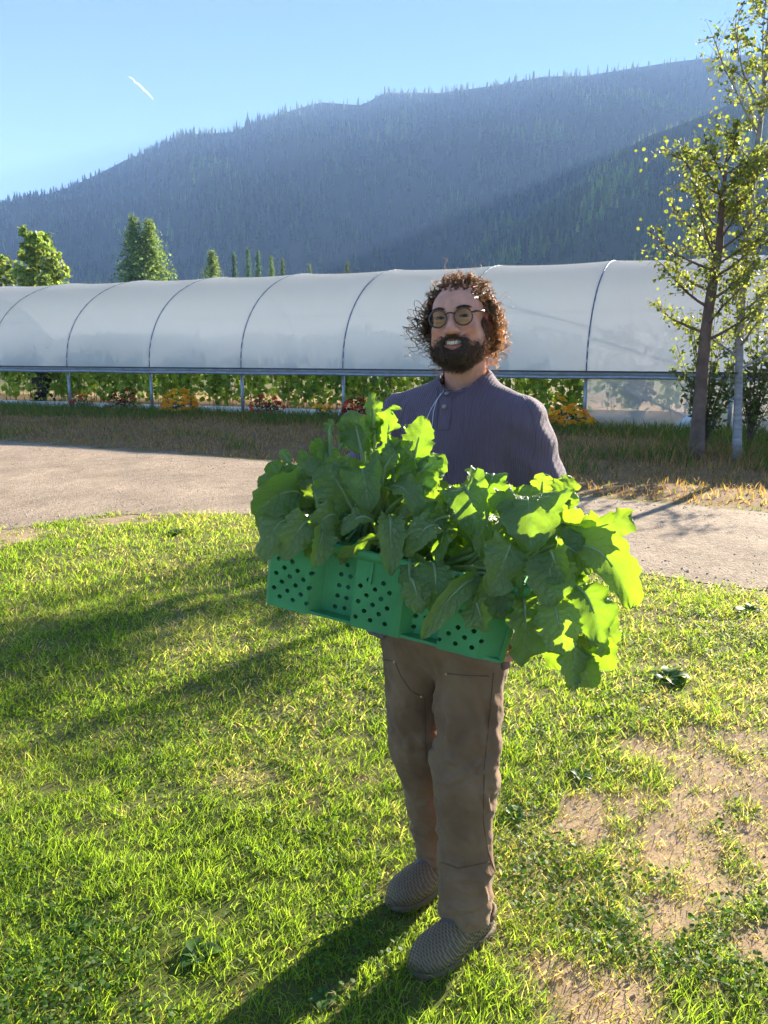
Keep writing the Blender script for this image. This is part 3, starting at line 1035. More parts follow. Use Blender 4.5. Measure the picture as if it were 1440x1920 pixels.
# loose stones on the road
def pebbles():
    r = np.random.default_rng(29)
    n = 26000
    x = r.uniform(-8, 7, n)
    y = r.uniform(4.0, 15, n)
    ok = (roadmask(x, y) > .6) & (abs(x) < .6 * y + .5)
    x, y = x[ok], y[ok]
    O = np.array([(1, 0, 0), (.3, .9, .1), (-.8, .5, 0), (-.7, -.6, .1), (.4, -.9, 0), (0, 0, .75)])
    T = np.array([(0, 1, 5), (1, 2, 5), (2, 3, 5), (3, 4, 5), (4, 0, 5)])
    s = (.004 + .012 * r.random(len(x)) ** 3)[:, None, None] * r.uniform(.7, 1.3, (len(x), 1, 3))
    a = r.random(len(x)) * 6.28
    c_, s_ = np.cos(a)[:, None], np.sin(a)[:, None]
    q = O[None] * s
    V = np.stack([q[..., 0] * c_ - q[..., 1] * s_ + x[:, None], q[..., 0] * s_ + q[..., 1] * c_ + y[:, None], q[..., 2] + .006 + zg(x, y)[:, None]], -1)
    F = T[None] + (np.arange(len(x)) * 6)[:, None, None]
    mk('gravel', V.reshape(-1, 3), F.reshape(-1, 3), mat('pebble', (.46, .37, .28), .9, .35, 30), smooth=False, kind='stuff', label='small loose stones scattered on the road', category='gravel')
pebbles()

# broad-leaved weeds one can pick out
def weeds():
    spots = [(372, 1800, .13, 'broad-leaved weed with bright leaves in the lawn near the bottom edge', 12), (610, 1880, .11, 'leafy weed in the shade of the man near the bottom edge', 10),
             (1085, 1455, .11, 'dark green weed clump right of the knees', 14), (150, 1735, .09, 'small broad-leaved weed in the lawn at lower left', 9),
             (965, 1530, .12, 'upright leafy weed just right of the lower leg', 12), (1120, 1165, .22, 'low weed clump in the lawn at the road edge on the right', 16),
             (1250, 1280, .22, 'spreading dark weed clump below the hanging greens at right', 18), (330, 1000, .2, 'low leafy weed at the near road edge on the left', 14),
             (1400, 1155, .2, 'weed tuft at the right picture edge below the road', 12)]
    m_weed = mat('weed_leaf', (.07, .15, .025), .5, .3, 8, trans=.4, tcol=(.2, .34, .03), spec=.35)
    for px, py, R, lab, n in spots:
        p = gnd(px, py)
        p[2] = zg(p[0], p[1])
        R *= .5
        o = thing('broadleaf_weed', p, lab, 'weed', 'weeds in the lawn')
        r = np.random.default_rng(px)
        for i in range(n):
            a = i * 2.4 + r.uniform(-.3, .3)
            L = R * r.uniform(.5, 1)
            t = np.linspace(0, 1, 7)
            wv = np.sin(np.pi * t ** 1.1) ** .8 * L * .3 + .0015
            zz = L * (.75 * t - .62 * t * t) * r.uniform(.6, 1.5) + .004
            d, s = np.array((math.cos(a), math.sin(a), 0)), np.array((-math.sin(a), math.cos(a), 0))
            c = d * (t * L)[:, None] + np.array((0, 0, 1)) * zz[:, None]
            up = np.array((0, 0, 1)) * (wv * .35)[:, None]
            V = np.concatenate([c - s * wv[:, None] + up, c, c + s * wv[:, None] + up])
            q = [(k + 7 * j, k + 7 * j + 7, k + 7 * j + 8, k + 7 * j + 1) for j in range(2) for k in range(6)]
            obj('leaf', mesh('weed_leaf', V, np.array(q), m_weed), o)
weeds()
# ------------------------------------------------------------------ crate
def nrmz(v):
    v = np.asarray(v, float)
    return v / np.linalg.norm(v)
DS = .93                                             # crate and greens held well out in front
CBL, CBR = at(494, 1131, 1.78 * DS), at(942, 1248, 1.64 * DS)
CEX = nrmz(CBR - CBL)
CL = np.linalg.norm(CBR - CBL)
CUP = np.array((0, 0, 1.)) - CEX * CEX[2]
CUP = nrmz(CUP)
CBK = np.cross(CUP, CEX)
CH, CW = .176 * DS, .33
def cpt(x, y, z):
    """crate coordinates: x 0..CL along the front, y 0..CW to the back, z up"""
    return CBL + CEX * x + CBK * y + CUP * z
def cptv(P):
    P = np.asarray(P, float)
    return CBL + P[:, :1] * CEX + P[:, 1:2] * CBK + P[:, 2:] * CUP
m_crate = mat('green_plastic', (.08, .36, .135), .42, .22, 9, .08, 90, spec=.45, trans=.10, tcol=(.02, .25, .10), bdist=.003)
CR = thing('harvest_crate', cpt(CL / 2, CW / 2, 0), 'green perforated plastic harvest crate held tilted in front of the man', 'crate')
# profile of the long walls: recessed bands between proud panels (metres along the front -> depth)
PRX = np.array([0, .010, .090, .096, .118, .124, .186, .190, .284, .291, .309, .315, .365, .369, .450, .456, .50])
PRX = PRX / .50 * CL
PRD = np.array([.010, 0, 0, .002, .027, .030, .030, 0, 0, .002, .027, .030, .030, 0, 0, .003, .018])
# holes read off the front wall (pixels of an enlarged view), converted to crate coordinates
HOLES = [(255, 418), (185, 402), (212, 450), (168, 478), (280, 466), (238, 496), (350, 483), (195, 525), (308, 513), (153, 555), (266, 544), (222, 573), (335, 560),
         (180, 603), (291, 592), (248, 622), (317, 641), (651, 511), (726, 530), (605, 543), (680, 563), (756, 581), (635, 594), (710, 612),
         (590, 625), (665, 645), (740, 663), (619, 677), (695, 694), (573, 708), (649, 727), (725, 747), (514, 454), (479, 504), (527, 516),
         (467, 563), (513, 573), (455, 619), (502, 632), (440, 678), (490, 688), (890, 605), (945, 618), (878, 664), (932, 678), (867, 725), (920, 737), (856, 784),
         (908, 802), (1170, 640), (1122, 674), (1205, 693), (1156, 728), (1242, 748), (1107, 761), (1190, 780), (1057, 793), (1140, 815),
         (1227, 836), (1007, 825), (1091, 848), (1176, 868)]
def to_crate(hx, hy):
    px, py = 460 + hx / 2.769, 900 + hy / 2.769
    u, v = (px - 720) / 1500, (960 - py) / 1500
    d = np.array((u, CT + v * ST, -ST + v * CT))
    o = np.array((0, 0, CAMH))
    k = ((CBL - o) @ CBK) / (d @ CBK)
    q = o + d * k - CBL
    return q @ CEX, q @ CUP
HC = [to_crate(*h) for h in HOLES]
def wall(L, H, holes, profile, r=.0050):
    """flat wall with round holes, triangulated, then pushed into its profile; returns (x, depth, z) verts and tris"""
    pts, edges = [], []
    def loop(ps):
        b = len(pts)
        pts.extend(Vector(p) for p in ps)
        edges.extend((b + i, b + (i + 1) % len(ps)) for i in range(len(ps)))
    bx = [p for p in (profile[0] if profile else []) if 0 < p < L]
    zs = np.linspace(0, H, 7)
    loop([(0, 0)] + [(p, 0) for p in bx] + [(L, 0)] + [(L, z) for z in zs[1:-1]] + [(L, H)] + [(p, H) for p in bx[::-1]] + [(0, H)] + [(0, z) for z in zs[1:-1][::-1]])
    for hx, hz in holes:
        loop([(hx + r * math.cos(a), hz + r * math.sin(a)) for a in np.arange(12) * math.pi / 6])
    for p in bx:
        b = len(pts)
        pts.extend([Vector((p, 0.0005)), Vector((p, H - .0005))])
        edges.append((b, b + 1))
    vs, _, fs, *_ = delaunay_2d_cdt(pts, edges, [], 1, 1e-6)
    V = np.array([(v.x, v.y) for v in vs])
    T = []
    hc = np.array(holes)
    for f in fs:
        c = V[list(f)].mean(0)
        if len(hc) and (np.hypot(*(hc - c).T) < r * .92).any():
            continue
        T.append(f[:3])
    d = np.interp(V[:, 0], *profile) if profile else np.zeros(len(V))
    return np.stack([V[:, 0], d, V[:, 1]], -1), np.array(T)
def crate_wall(name, V, T):
    o = mk(name, cptv(V), T, m_crate, CR, smooth=False)
    md = o.modifiers.new('thick', 'SOLIDIFY')
    md.thickness = .0035
    md.offset = -1
    return o
draft = .016
V, T = wall(CL, CH, [h for h in HC if .008 < h[0] < CL - .008 and .008 < h[1] < CH - .02], (PRX, PRD))
V[:, 1] -= draft * V[:, 2] / CH
front_wall = crate_wall('front_wall', V, T)
Vb = V.copy()
Vb[:, 1] = CW - V[:, 1]
crate_wall('back_wall', Vb, T[:, ::-1])
eh = [(x, z) for j, z in enumerate((.03, .055, .08, .105)) for x in np.arange(.05 + .012 * (j % 2), CW - .04, .028)]
V, T = wall(CW - .014, CH, eh, ([0, .012, .02, CW - .034, CW - .026, CW - .014], [.008, 0, .006, .006, 0, .008]))
E = np.stack([V[:, 1] - draft * V[:, 2] / CH, .007 + V[:, 0], V[:, 2]], -1)
crate_wall('end_wall', E, T[:, ::-1])
E2 = E.copy()
E2[:, 0] = CL - E[:, 0]
crate_wall('end_wall', E2, T)
b = MB()
b.box((0, 0, 0), (1, 1, 1))
V, F = b.get()
mk('floor', cptv(V * np.array((CL - .01, CW - .01, .006)) + np.array((CL / 2, CW / 2, .004))), F, m_crate, CR, smooth=False)
# rim: a rounded lip round the top
b = MB()
o_ = draft + .003
ring = []
for cx_, cy__, a0 in ((CL + o_ - .02, -o_ + .02, -90), (CL + o_ - .02, CW + o_ - .02, 0), (-o_ + .02, CW + o_ - .02, 90), (-o_ + .02, -o_ + .02, 180)):
    for a in np.radians(a0 + np.linspace(0, 90, 6)):
        ring.append((cx_ + .02 * math.cos(a), cy__ + .02 * math.sin(a), CH))
ring.append(ring[0])
prof = [(-.004, -.014), (.006, -.014), (.008, .002), (.004, .005), (-.005, .004)]
RV = []
ring = np.array(ring)
cen = ring[:-1].mean(0)
for i, p in enumerate(ring):
    t = ring[(i + 1) % (len(ring) - 1)] - ring[(i - 1) % (len(ring) - 1)]
    nn = nrmz((t[1], -t[0], 0))
    for a, z in prof:
        RV.append(p + nn * a + np.array((0, 0, z)))
k = len(prof)
q = [(i * k + j, i * k + (j + 1) % k, (i + 1) * k + (j + 1) % k, (i + 1) * k + j) for i in range(len(ring) - 1) for j in range(k)]
mk('rim', cptv(np.array(RV)), np.array(q), m_crate, CR)
# short ribs under the rim between the panels
for fx in (.222, .452):
    b = MB()
    b.box((0, 0, 0), (1, 1, 1))
    V, F = b.get()
    mk('rib', cptv(V * np.array((.006, .010, .055)) + np.array((fx / .5 * CL, -.012, CH - .035))), F, m_crate, CR, smooth=False)

# ------------------------------------------------------------------ leafy greens
def leaf_material():
    m = bpy.data.materials.new('greens_leaf')
    m.use_nodes = True
    N, L = m.node_tree.nodes, m.node_tree.links
    b, out = N['Principled BSDF'], N['Material Output']
    at_ = N.new('ShaderNodeAttribute'); at_.attribute_name = 'leafuv'
    sx = N.new('ShaderNodeSeparateXYZ'); L.new(at_.outputs['Vector'], sx.inputs[0])
    def mth(op, a, b_=None, c=None):
        n = N.new('ShaderNodeMath'); n.operation = op
        for i, v in enumerate((a, b_, c)):
            if v is None: continue
            if isinstance(v, (int, float)): n.inputs[i].default_value = v
            else: L.new(v, n.inputs[i])
        return n.outputs[0]
    u, v = sx.outputs[0], sx.outputs[1]             # u 0..1 along, v -1..1 across (signed by real width)
    av = mth('ABSOLUTE', v)
    mid = mth('SUBTRACT', 1, mth('SMOOTH_MIN', mth('MULTIPLY', av, 11), 1, .1))
    tc = N.new('ShaderNodeTexCoord')
    nz = N.new('ShaderNodeTexNoise'); nz.inputs['Scale'].default_value = 30
    L.new(tc.outputs['Object'], nz.inputs['Vector'])
    w_ = mth('ADD', mth('SUBTRACT', u, mth('MULTIPLY', av, .30)), mth('MULTIPLY', nz.outputs['Fac'], .05))
    pp = mth('ABSOLUTE', mth('SUBTRACT', mth('FRACT', mth('MULTIPLY', w_, 7)), .5))
    side = mth('MAXIMUM', 0, mth('SUBTRACT', 1, mth('MULTIPLY', pp, 13)))
    vo = N.new('ShaderNodeTexVoronoi'); vo.feature = 'DISTANCE_TO_EDGE'; vo.inputs['Scale'].default_value = 85
    L.new(tc.outputs['Object'], vo.inputs['Vector'])
    fine = mth('MAXIMUM', 0, mth('SUBTRACT', 1, mth('MULTIPLY', vo.outputs[0], 14)))
    vein = mth('MINIMUM', 1, mth('ADD', mth('MAXIMUM', mid, mth('MULTIPLY', side, .8)), mth('MULTIPLY', fine, .22)))
    big = N.new('ShaderNodeTexNoise'); big.inputs['Scale'].default_value = 9
    L.new(tc.outputs['Object'], big.inputs['Vector'])
    oi = N.new('ShaderNodeObjectInfo')
    def ramp(fac, c1, c2):
        x = N.new('ShaderNodeMix'); x.data_type = 'RGBA'
        L.new(fac, x.inputs[0])
        for i, c in ((6, c1), (7, c2)):
            if isinstance(c, tuple): x.inputs[i].default_value = (*c, 1)
            else: L.new(c, x.inputs[i])
        return x.outputs[2]
    va = mth('ADD', mth('MULTIPLY', big.outputs['Fac'], .6), mth('MULTIPLY', oi.outputs['Random'], .5))
    body = ramp(va, (.13, .215, .07), (.30, .38, .15))
    colr = ramp(mth('MULTIPLY', vein, .7), body, (.42, .52, .24))
    L.new(colr, b.inputs['Base Color'])
    b.inputs['Roughness'].default_value = .36
    b.inputs['Specular IOR Level'].default_value = .5
    bp = N.new('ShaderNodeBump'); bp.inputs['Strength'].default_value = .7; bp.inputs['Distance'].default_value = .006
    hgt = mth('SUBTRACT', mth('MULTIPLY', big.outputs['Fac'], .3), mth('ADD', mth('MULTIPLY', side, .6), mth('MULTIPLY', fine, .35)))
    L.new(hgt, bp.inputs['Height']); L.new(bp.outputs[0], b.inputs['Normal'])
    tr = N.new('ShaderNodeBsdfTranslucent')
    tb_ = ramp(va, (.20, .42, .012), (.37, .54, .02))
    L.new(ramp(mth('MULTIPLY', vein, .55), tb_, (.20, .33, .03)), tr.inputs[0])
    ms = N.new('ShaderNodeMixShader'); ms.inputs[0].default_value = .52
    L.new(b.outputs[0], ms.inputs[1]); L.new(tr.outputs[0], ms.inputs[2])
    L.new(ms.outputs[0], out.inputs['Surface'])
    return m
m_leaf = leaf_material()
m_stalk = mat('leaf_stalk', (.34, .44, .20), .45, .2, 20, trans=.25, tcol=(.35, .5, .1), spec=.4)
VIEW = np.array((0, CT, -ST))
def greens_leaf(parent, root, B, T, W, r, arch_, twist, fold=.28, ruffle=1.0, tipdrop=0.0):
    B, T = np.asarray(B), np.asarray(T)
    L = np.linalg.norm(T - B)
    d = (T - B) / L
    side = np.cross(d, -VIEW)
    side /= np.linalg.norm(side) + 1e-9
    face = np.cross(side, d)                              # roughly toward the camera
    ca, sa = math.cos(twist), math.sin(twist)
    side, face = side * ca + face * sa, face * ca - side * sa
    NU, NV = 26, 15
    t = np.linspace(0, 1, NU)
    spine = B + np.outer(t, T - B) + np.outer(4 * t * (1 - t), face * L * arch_ * .8 + (np.array((0, 0, 1)) * L * (arch_ * .8 + .06) if T[2] < B[2] else 0))  + np.outer(t ** 3, np.array((0, 0, -1)) * L * tipdrop)
    tan = np.gradient(spine, axis=0)
    tan /= np.linalg.norm(tan, axis=1)[:, None]
    hw = W / 2 * np.clip(np.sin(np.pi * (.05 + .95 * t) ** 1.15), 0, None) ** .55
    hw = hw * (1 + .10 * np.sin(t * 26 + r.random() * 6) * t + r.normal(0, .05, NU)) + .002
    hw[0] = .006
    hw[-1] = W * .05
    s = np.linspace(-1, 1, NV)
    V, UV = [], []
    CR_ = noise(np.stack(np.meshgrid(t * 9, s * 5, indexing='ij'), -1), 1, 2, r.random() * 9)
    ph, ph2 = r.random(2) * 6.3
    curl = r.uniform(-.25, .35)
    for i in range(NU):
        n = np.cross(side, tan[i])
        n /= np.linalg.norm(n)
        sd = np.cross(tan[i], n)
        jag = 1 + .07 * math.sin(t[i] * 61 + ph) * (t[i] > .12)
        for j in range(NV):
            a = abs(s[j])
            x = s[j] * hw[i] * (jag if a > .9 else 1)
            up = fold * a ** 1.25 * hw[i] - curl * a ** 3 * hw[i]
            wave = ruffle * a ** 2.2 * W * (.055 * math.sin(t[i] * 17 + ph + (2.2 if s[j] > 0 else 0)) + .035 * math.sin(t[i] * 31 + ph2 + (1 if s[j] > 0 else 0)))
            blist = .016 * W * math.sin(t[i] * 44 - a * 9 + ph) + .03 * W * (CR_[i, j] - .5)
            V.append(spine[i] + sd * x * (1 - .12 * fold * a) + n * (up + wave + blist))
            UV.append((t[i], s[j]))
    q = [(i * NV + j, i * NV + j + 1, (i + 1) * NV + j + 1, (i + 1) * NV + j) for i in range(NU - 1) for j in range(NV - 1)]
    lf = mk('leaf', np.array(V), np.array(q), m_leaf, parent, uv=np.array(UV))
    # stalk from the bunch to the blade, continuing as a thick midrib
    mb = MB()
    u = np.linspace(0, 1, 7)[:, None]
    c1 = root + np.array((0, 0, .05)) + (B - root) * .3
    c2 = B - tan[0] * min(.05, L * .35)
    path = root * (1 - u) ** 3 + 3 * c1 * u * (1 - u) ** 2 + 3 * c2 * u ** 2 * (1 - u) + B * u ** 3
    mid = spine[1:19:3] + np.cross(side, tan[1:19:3]) * .0006
    mb.tube(np.concatenate([path, mid]), np.concatenate([np.linspace(.0055, .0042, 7), np.linspace(.0042, .0012, len(mid))]), 6)
    mb.mk('stalk', m_stalk, lf)

# blade start, blade tip (pixels of an enlarged view of the crate), width, depth at start and tip, arch
K = 1.946
LEAVES = [
 (230, 500, 30, 545, 135, 1.74, 1.68, .28), (190, 590, 65, 715, 115, 1.70, 1.66, .22), (250, 585, 140, 712, 105, 1.68, 1.63, .22), (285, 600, 250, 738, 80, 1.66, 1.62, .12),
 (150, 450, 90, 362, 85, 1.86, 1.90, .0), (212, 410, 205, 316, 48, 1.84, 1.86, .05), (285, 405, 292, 288, 86, 1.84, 1.88, .05), (262, 510, 232, 345, 118, 1.76, 1.82, .05),
 (195, 490, 145, 378, 95, 1.80, 1.84, .05), (390, 530, 290, 372, 170, 1.72, 1.72, .15), (450, 400, 295, 372, 85, 1.80, 1.78, .18), (430, 430, 455, 535, 125, 1.72, 1.64, .3),
 (425, 330, 385, 172, 120, 1.84, 1.90, .05), (530, 350, 540, 155, 160, 1.80, 1.84, .08), (600, 410, 652, 196, 105, 1.82, 1.86, .0), (470, 270, 460, 108, 62, 1.88, 1.92, .0),
 (590, 480, 725, 335, 120, 1.80, 1.84, .05), (560, 500, 695, 415, 85, 1.78, 1.80, .05), (540, 410, 562, 275, 85, 1.76, 1.78, .1), (480, 450, 502, 328, 75, 1.74, 1.75, .1),
 (495, 490, 635, 560, 100, 1.70, 1.66, .25), (565, 470, 582, 330, 95, 1.78, 1.80, .1), (335, 565, 232, 625, 85, 1.68, 1.64, .28), (490, 640, 328, 705, 62, 1.66, 1.62, .28),
 (525, 560, 530, 765, 82, 1.66, 1.60, .12), (545, 600, 590, 705, 75, 1.67, 1.64, .15), (785, 560, 605, 625, 70, 1.70, 1.68, .15), (720, 620, 590, 700, 85, 1.66, 1.62, .25),
 (765, 615, 712, 745, 95, 1.66, 1.62, .2), (600, 720, 612, 885, 78, 1.64, 1.61, .1), (685, 735, 695, 910, 115, 1.62, 1.58, .12), (845, 785, 642, 995, 70, 1.60, 1.56, .12),
 (795, 495, 825, 376, 115, 1.80, 1.82, .1), (805, 480, 850, 628, 135, 1.70, 1.62, .28), (640, 505, 765, 490, 75, 1.74, 1.74, .1), (955, 545, 915, 448, 120, 1.78, 1.82, .0),
 (1020, 575, 1015, 445, 150, 1.76, 1.80, .05), (1080, 490, 1088, 402, 75, 1.84, 1.86, .05), (1115, 525, 1195, 420, 120, 1.78, 1.80, .08), (1005, 545, 1040, 678, 215, 1.66, 1.56, .30),
 (1090, 605, 1205, 565, 85, 1.70, 1.68, .15), (1160, 610, 1412, 545, 130, 1.66, 1.62, .22), (1245, 560, 1285, 695, 105, 1.70, 1.70, .1), (955, 675, 895, 840, 155, 1.60, 1.53, .25),
 (960, 680, 1002, 840, 70, 1.62, 1.57, .15), (885, 775, 918, 925, 125, 1.60, 1.57, .1), (1095, 725, 1112, 886, 150, 1.58, 1.53, .2), (1190, 680, 1408, 885, 130, 1.62, 1.58, .22),
 (1010, 850, 1008, 1100, 155, 1.60, 1.58, .08), (1105, 870, 1145, 1110, 125, 1.62, 1.62, .05), (1210, 820, 1295, 1010, 140, 1.58, 1.57, .12), (1190, 980, 1185, 1180, 120, 1.60, 1.58, .1),
 (1265, 950, 1335, 1115, 120, 1.64, 1.64, .05), (935, 660, 848, 640, 75, 1.72, 1.72, .1), (1075, 695, 1260, 760, 120, 1.62, 1.60, .25), (1035, 650, 1145, 690, 75, 1.66, 1.63, .15),
 (1240, 870, 1345, 1020, 95, 1.66, 1.66, .05), (360, 470, 415, 360, 105, 1.80, 1.84, .05), (640, 560, 720, 470, 90, 1.76, 1.78, .1), (880, 560, 860, 470, 90, 1.80, 1.84, .1),
 (130, 520, 60, 610, 100, 1.76, 1.74, .2), (1160, 640, 1240, 560, 90, 1.74, 1.76, .1), (440, 560, 400, 470, 110, 1.76, 1.78, .1), (700, 420, 640, 330, 90, 1.86, 1.90, .0),
 (320, 640, 330, 560, 100, 1.74, 1.75, .1), (840, 690, 790, 600, 100, 1.72, 1.73, .1), (600, 640, 640, 570, 90, 1.72, 1.73, .1), (1100, 640, 1060, 560, 110, 1.74, 1.76, .1),
 (980, 720, 930, 620, 100, 1.70, 1.72, .1), (1150, 780, 1230, 880, 110, 1.62, 1.62, .1), (1060, 900, 1075, 1010, 100, 1.64, 1.64, .05), (450, 300, 480, 190, 95, 1.90, 1.94, .0),
 (520, 460, 520, 390, 90, 1.84, 1.86, .1), (350, 300, 420, 230, 80, 1.86, 1.88, .05), (1180, 560, 1130, 470, 90, 1.82, 1.84, .1), (740, 540, 700, 600, 90, 1.70, 1.66, .2)]
bunch_x = [330, 500, 740, 960, 1130]
bunch_lab = ['bunch of leafy greens drooping over the left end of the crate', 'tallest bunch of bright leafy greens left of centre in the crate',
             'middle bunch of leafy greens, a narrow leaf hanging down the crate front', 'bunch of broad pale-topped greens right of centre in the crate',
             'big bunch of greens hanging far down over the right end of the crate']
roots = []
BU = []
for q, bx in enumerate(bunch_x):
    fx = np.interp(q, [0, 4], [.09, CL - .09])
    root = cpt(fx, CW * .45, .035)
    o = thing('leafy_greens_bunch', root, bunch_lab[q], 'greens', 'bunches of greens in the crate')
    BU.append(o)
    roots.append(root)
r = np.random.default_rng(4)
for bx, by, tx, ty, wd, d0, d1, ar in LEAVES:
    if ty < by and d0 > 1.68:
        d0, d1 = 1.66 + (d0 - 1.68) * .45, 1.66 + (d1 - 1.68) * .40
    d0, d1 = d0 * DS, d1 * DS
    B = at(460 + bx / K, 680 + by / K, d0)
    T = at(460 + tx / K, 680 + ty / K, d1)
    q = int(np.argmin([abs(bx - v) + .2 * abs(tx - v) for v in bunch_x]))
    W = wd / K / 1500 * (d0 + d1) / 2 * (1.2 if ty > by else 1.08)
    greens_leaf(BU[q], roots[q] + r.normal(0, .012, 3), B, T, W, r, ar, r.normal(0, .5), r.uniform(.1, .5), r.uniform(1.0, 2.0), tipdrop=.05 if ty > by else 0)
    if r.random() < .8:
        s2 = r.uniform(.5, .75)
        jit = r.normal(0, .028, 3) * np.array((1, .6, .8))
        M = B + (T - B) * r.uniform(-.1, .35) + jit
        ang = r.normal(0, .6)
        dv = (T - B) * s2
        sv = np.cross(dv, -VIEW)
        greens_leaf(BU[q], roots[q] + r.normal(0, .012, 3), M, M + dv * math.cos(ang) + sv * math.sin(ang), W * s2 * 1.15, r, ar, r.normal(0, .7), r.uniform(.1, .5), r.uniform(1.0, 2.0), tipdrop=.05 if ty > by else 0)
# inner leaves filling the crate
for i in range(26):
    q = i % 5
    a = r.random() * 6.28
    p = cpt(np.interp(q, [0, 4], [.08, CL - .08]) + r.normal(0, .035), CW * r.uniform(.3, .85), CH * r.uniform(.75, 1.15))
    T = p + np.array((math.cos(a) * .07, math.sin(a) * .05, r.uniform(.04, .10)))
    greens_leaf(BU[q], roots[q] + r.normal(0, .012, 3), p, T, r.uniform(.06, .10), r, r.uniform(-.1, .2), r.normal(0, .8), r.uniform(.1, .4))
# ------------------------------------------------------------------ implicit-surface toolkit
class Field:
    def __init__(s, xs, ys, zs):
        s.ax = [np.asarray(a, float) for a in (xs, ys, zs)]
        s.v = np.full([len(a) for a in s.ax], 1.0, np.float32)
    def sub(s, lo, hi):
        sl = []
        for a, l, h in zip(s.ax, lo, hi):
            i0, i1 = np.searchsorted(a, l), np.searchsorted(a, h)
            if i1 - i0 < 1:
                return None, None
            sl.append(slice(i0, i1))
        P = np.stack(np.meshgrid(*[a[q] for a, q in zip(s.ax, sl)], indexing='ij'), -1)
        return tuple(sl), P
    def add(s, fn, lo, hi, k=.01, op='add', pad=.06):
        sl, P = s.sub(np.asarray(lo) - pad, np.asarray(hi) + pad)
        if sl is None:
            return
        d = fn(P).astype(np.float32)
        a = s.v[sl]
        if op == 'add':
            h = np.maximum(k - abs(a - d), 0) / k
            s.v[sl] = np.minimum(a, d) - h * h * k * .25
        elif op == 'cut':
            d = -d
            h = np.maximum(k - abs(a - d), 0) / k
            s.v[sl] = np.maximum(a, d) + h * h * k * .25
    def cone(s, a, b, ra, rb, k=.02, op='add', fr=None, flat=1.0):
        """round cone from a to b; fr = (axis vector) along which the section is squeezed by flat"""
        a, b = np.asarray(a, float), np.asarray(b, float)
        ba = b - a
        L2 = ba @ ba
        def fn(P):
            p = P - a
            t = np.clip((p @ ba) / L2, 0, 1)
            q = p - t[..., None] * ba
            if fr is not None:
                c = (q @ fr)[..., None] * fr
                q = q + c * (1 / flat - 1)
            d = np.sqrt((q * q).sum(-1)) - (ra + (rb - ra) * t)
            return d * (min(1, flat) ** .5)
        m = max(ra, rb)
        s.add(fn, np.minimum(a, b) - m, np.maximum(a, b) + m, k, op)
    def ell(s, c, r, k=.02, op='add', R=None):
        c, r = np.asarray(c, float), np.asarray(r, float)
        def fn(P):
            p = P - c
            if R is not None:
                p = p @ R
            k0 = np.sqrt(((p / r) ** 2).sum(-1))
            k1 = np.sqrt(((p / (r * r)) ** 2).sum(-1)) + 1e-9
            return k0 * (k0 - 1) / k1
        m = r.max()
        s.add(fn, c - m, c + m, k, op, pad=.05)
    def mesh(s):
        v, ins = s.v, s.v < 0
        c = ins[:-1, :-1, :-1]
        any_ = c.copy(); all_ = c.copy()
        for dx in (0, 1):
            for dy in (0, 1):
                for dz in (0, 1):
                    q = ins[dx:ins.shape[0] - 1 + dx, dy:ins.shape[1] - 1 + dy, dz:ins.shape[2] - 1 + dz]
                    any_ = any_ | q; all_ = all_ & q
        act = any_ & ~all_
        I, J, Kk = np.nonzero(act)
        idx = np.full(act.shape, -1, np.int64)
        idx[I, J, Kk] = np.arange(len(I))
        cor = [(dx, dy, dz) for dx in (0, 1) for dy in (0, 1) for dz in (0, 1)]
        val = [v[I + a, J + b, Kk + c] for a, b, c in cor]
        pos = [np.stack([s.ax[0][I + a], s.ax[1][J + b], s.ax[2][Kk + c]], -1) for a, b, c in cor]
        S, n = np.zeros((len(I), 3)), np.zeros(len(I))
        for a in range(8):
            for b in range(a + 1, 8):
                if sum(x != y for x, y in zip(cor[a], cor[b])) != 1:
                    continue
                x = (val[a] < 0) != (val[b] < 0)
                t = val[a][x] / (val[a][x] - val[b][x] + 1e-12)
                S[x] += pos[a][x] + (pos[b][x] - pos[a][x]) * t[:, None]
                n[x] += 1
        V = S / np.maximum(n, 1)[:, None]
        Q = []
        for ax in range(3):
            a = [slice(None)] * 3; b = [slice(None)] * 3
            a[ax] = slice(0, -1); b[ax] = slice(1, None)
            A, B = ins[tuple(a)], ins[tuple(b)]
            e = np.stack(np.nonzero(A != B), -1)
            o1, o2 = [(1, 2), (2, 0), (0, 1)][ax]
            e = e[(e[:, o1] > 0) & (e[:, o2] > 0) & (e[:, o1] < act.shape[o1]) & (e[:, o2] < act.shape[o2])]
            sg = A[tuple(e.T)]
            def cell(d1, d2):
                f = e.copy(); f[:, o1] -= d1; f[:, o2] -= d2
                return idx[tuple(f.T)]
            q = np.stack([cell(1, 1), cell(0, 1), cell(0, 0), cell(1, 0)], -1)
            q[~sg] = q[~sg][:, ::-1]
            Q.append(q)
        Q = np.concatenate(Q)
        return V, Q[(Q >= 0).all(1)]

def vnormals(V, Q):
    n = np.cross(V[Q[:, 2]] - V[Q[:, 0]], V[Q[:, 3]] - V[Q[:, 1]])
    N = np.zeros_like(V)
    for k in range(4):
        np.add.at(N, Q[:, k], n)
    return N / (np.linalg.norm(N, axis=1)[:, None] + 1e-12)
def smooth(V, Q, it=1, lam=.5):
    E = np.concatenate([Q[:, [0, 1]], Q[:, [1, 2]], Q[:, [2, 3]], Q[:, [3, 0]]])
    for _ in range(it):
        S, n = np.zeros_like(V), np.zeros(len(V))
        np.add.at(S, E[:, 0], V[E[:, 1]]); np.add.at(S, E[:, 1], V[E[:, 0]])
        np.add.at(n, E[:, 0], 1); np.add.at(n, E[:, 1], 1)
        V = V + lam * (S / n[:, None] - V)
    return V
def axis(*segs):
    """(start, end, step) pieces joined into one increasing axis"""
    out = []
    for a, b, st in segs:
        out += list(np.linspace(a, b, max(2, int(round((b - a) / st)) + 1)))[:-1]
    return np.array(out + [segs[-1][1]])

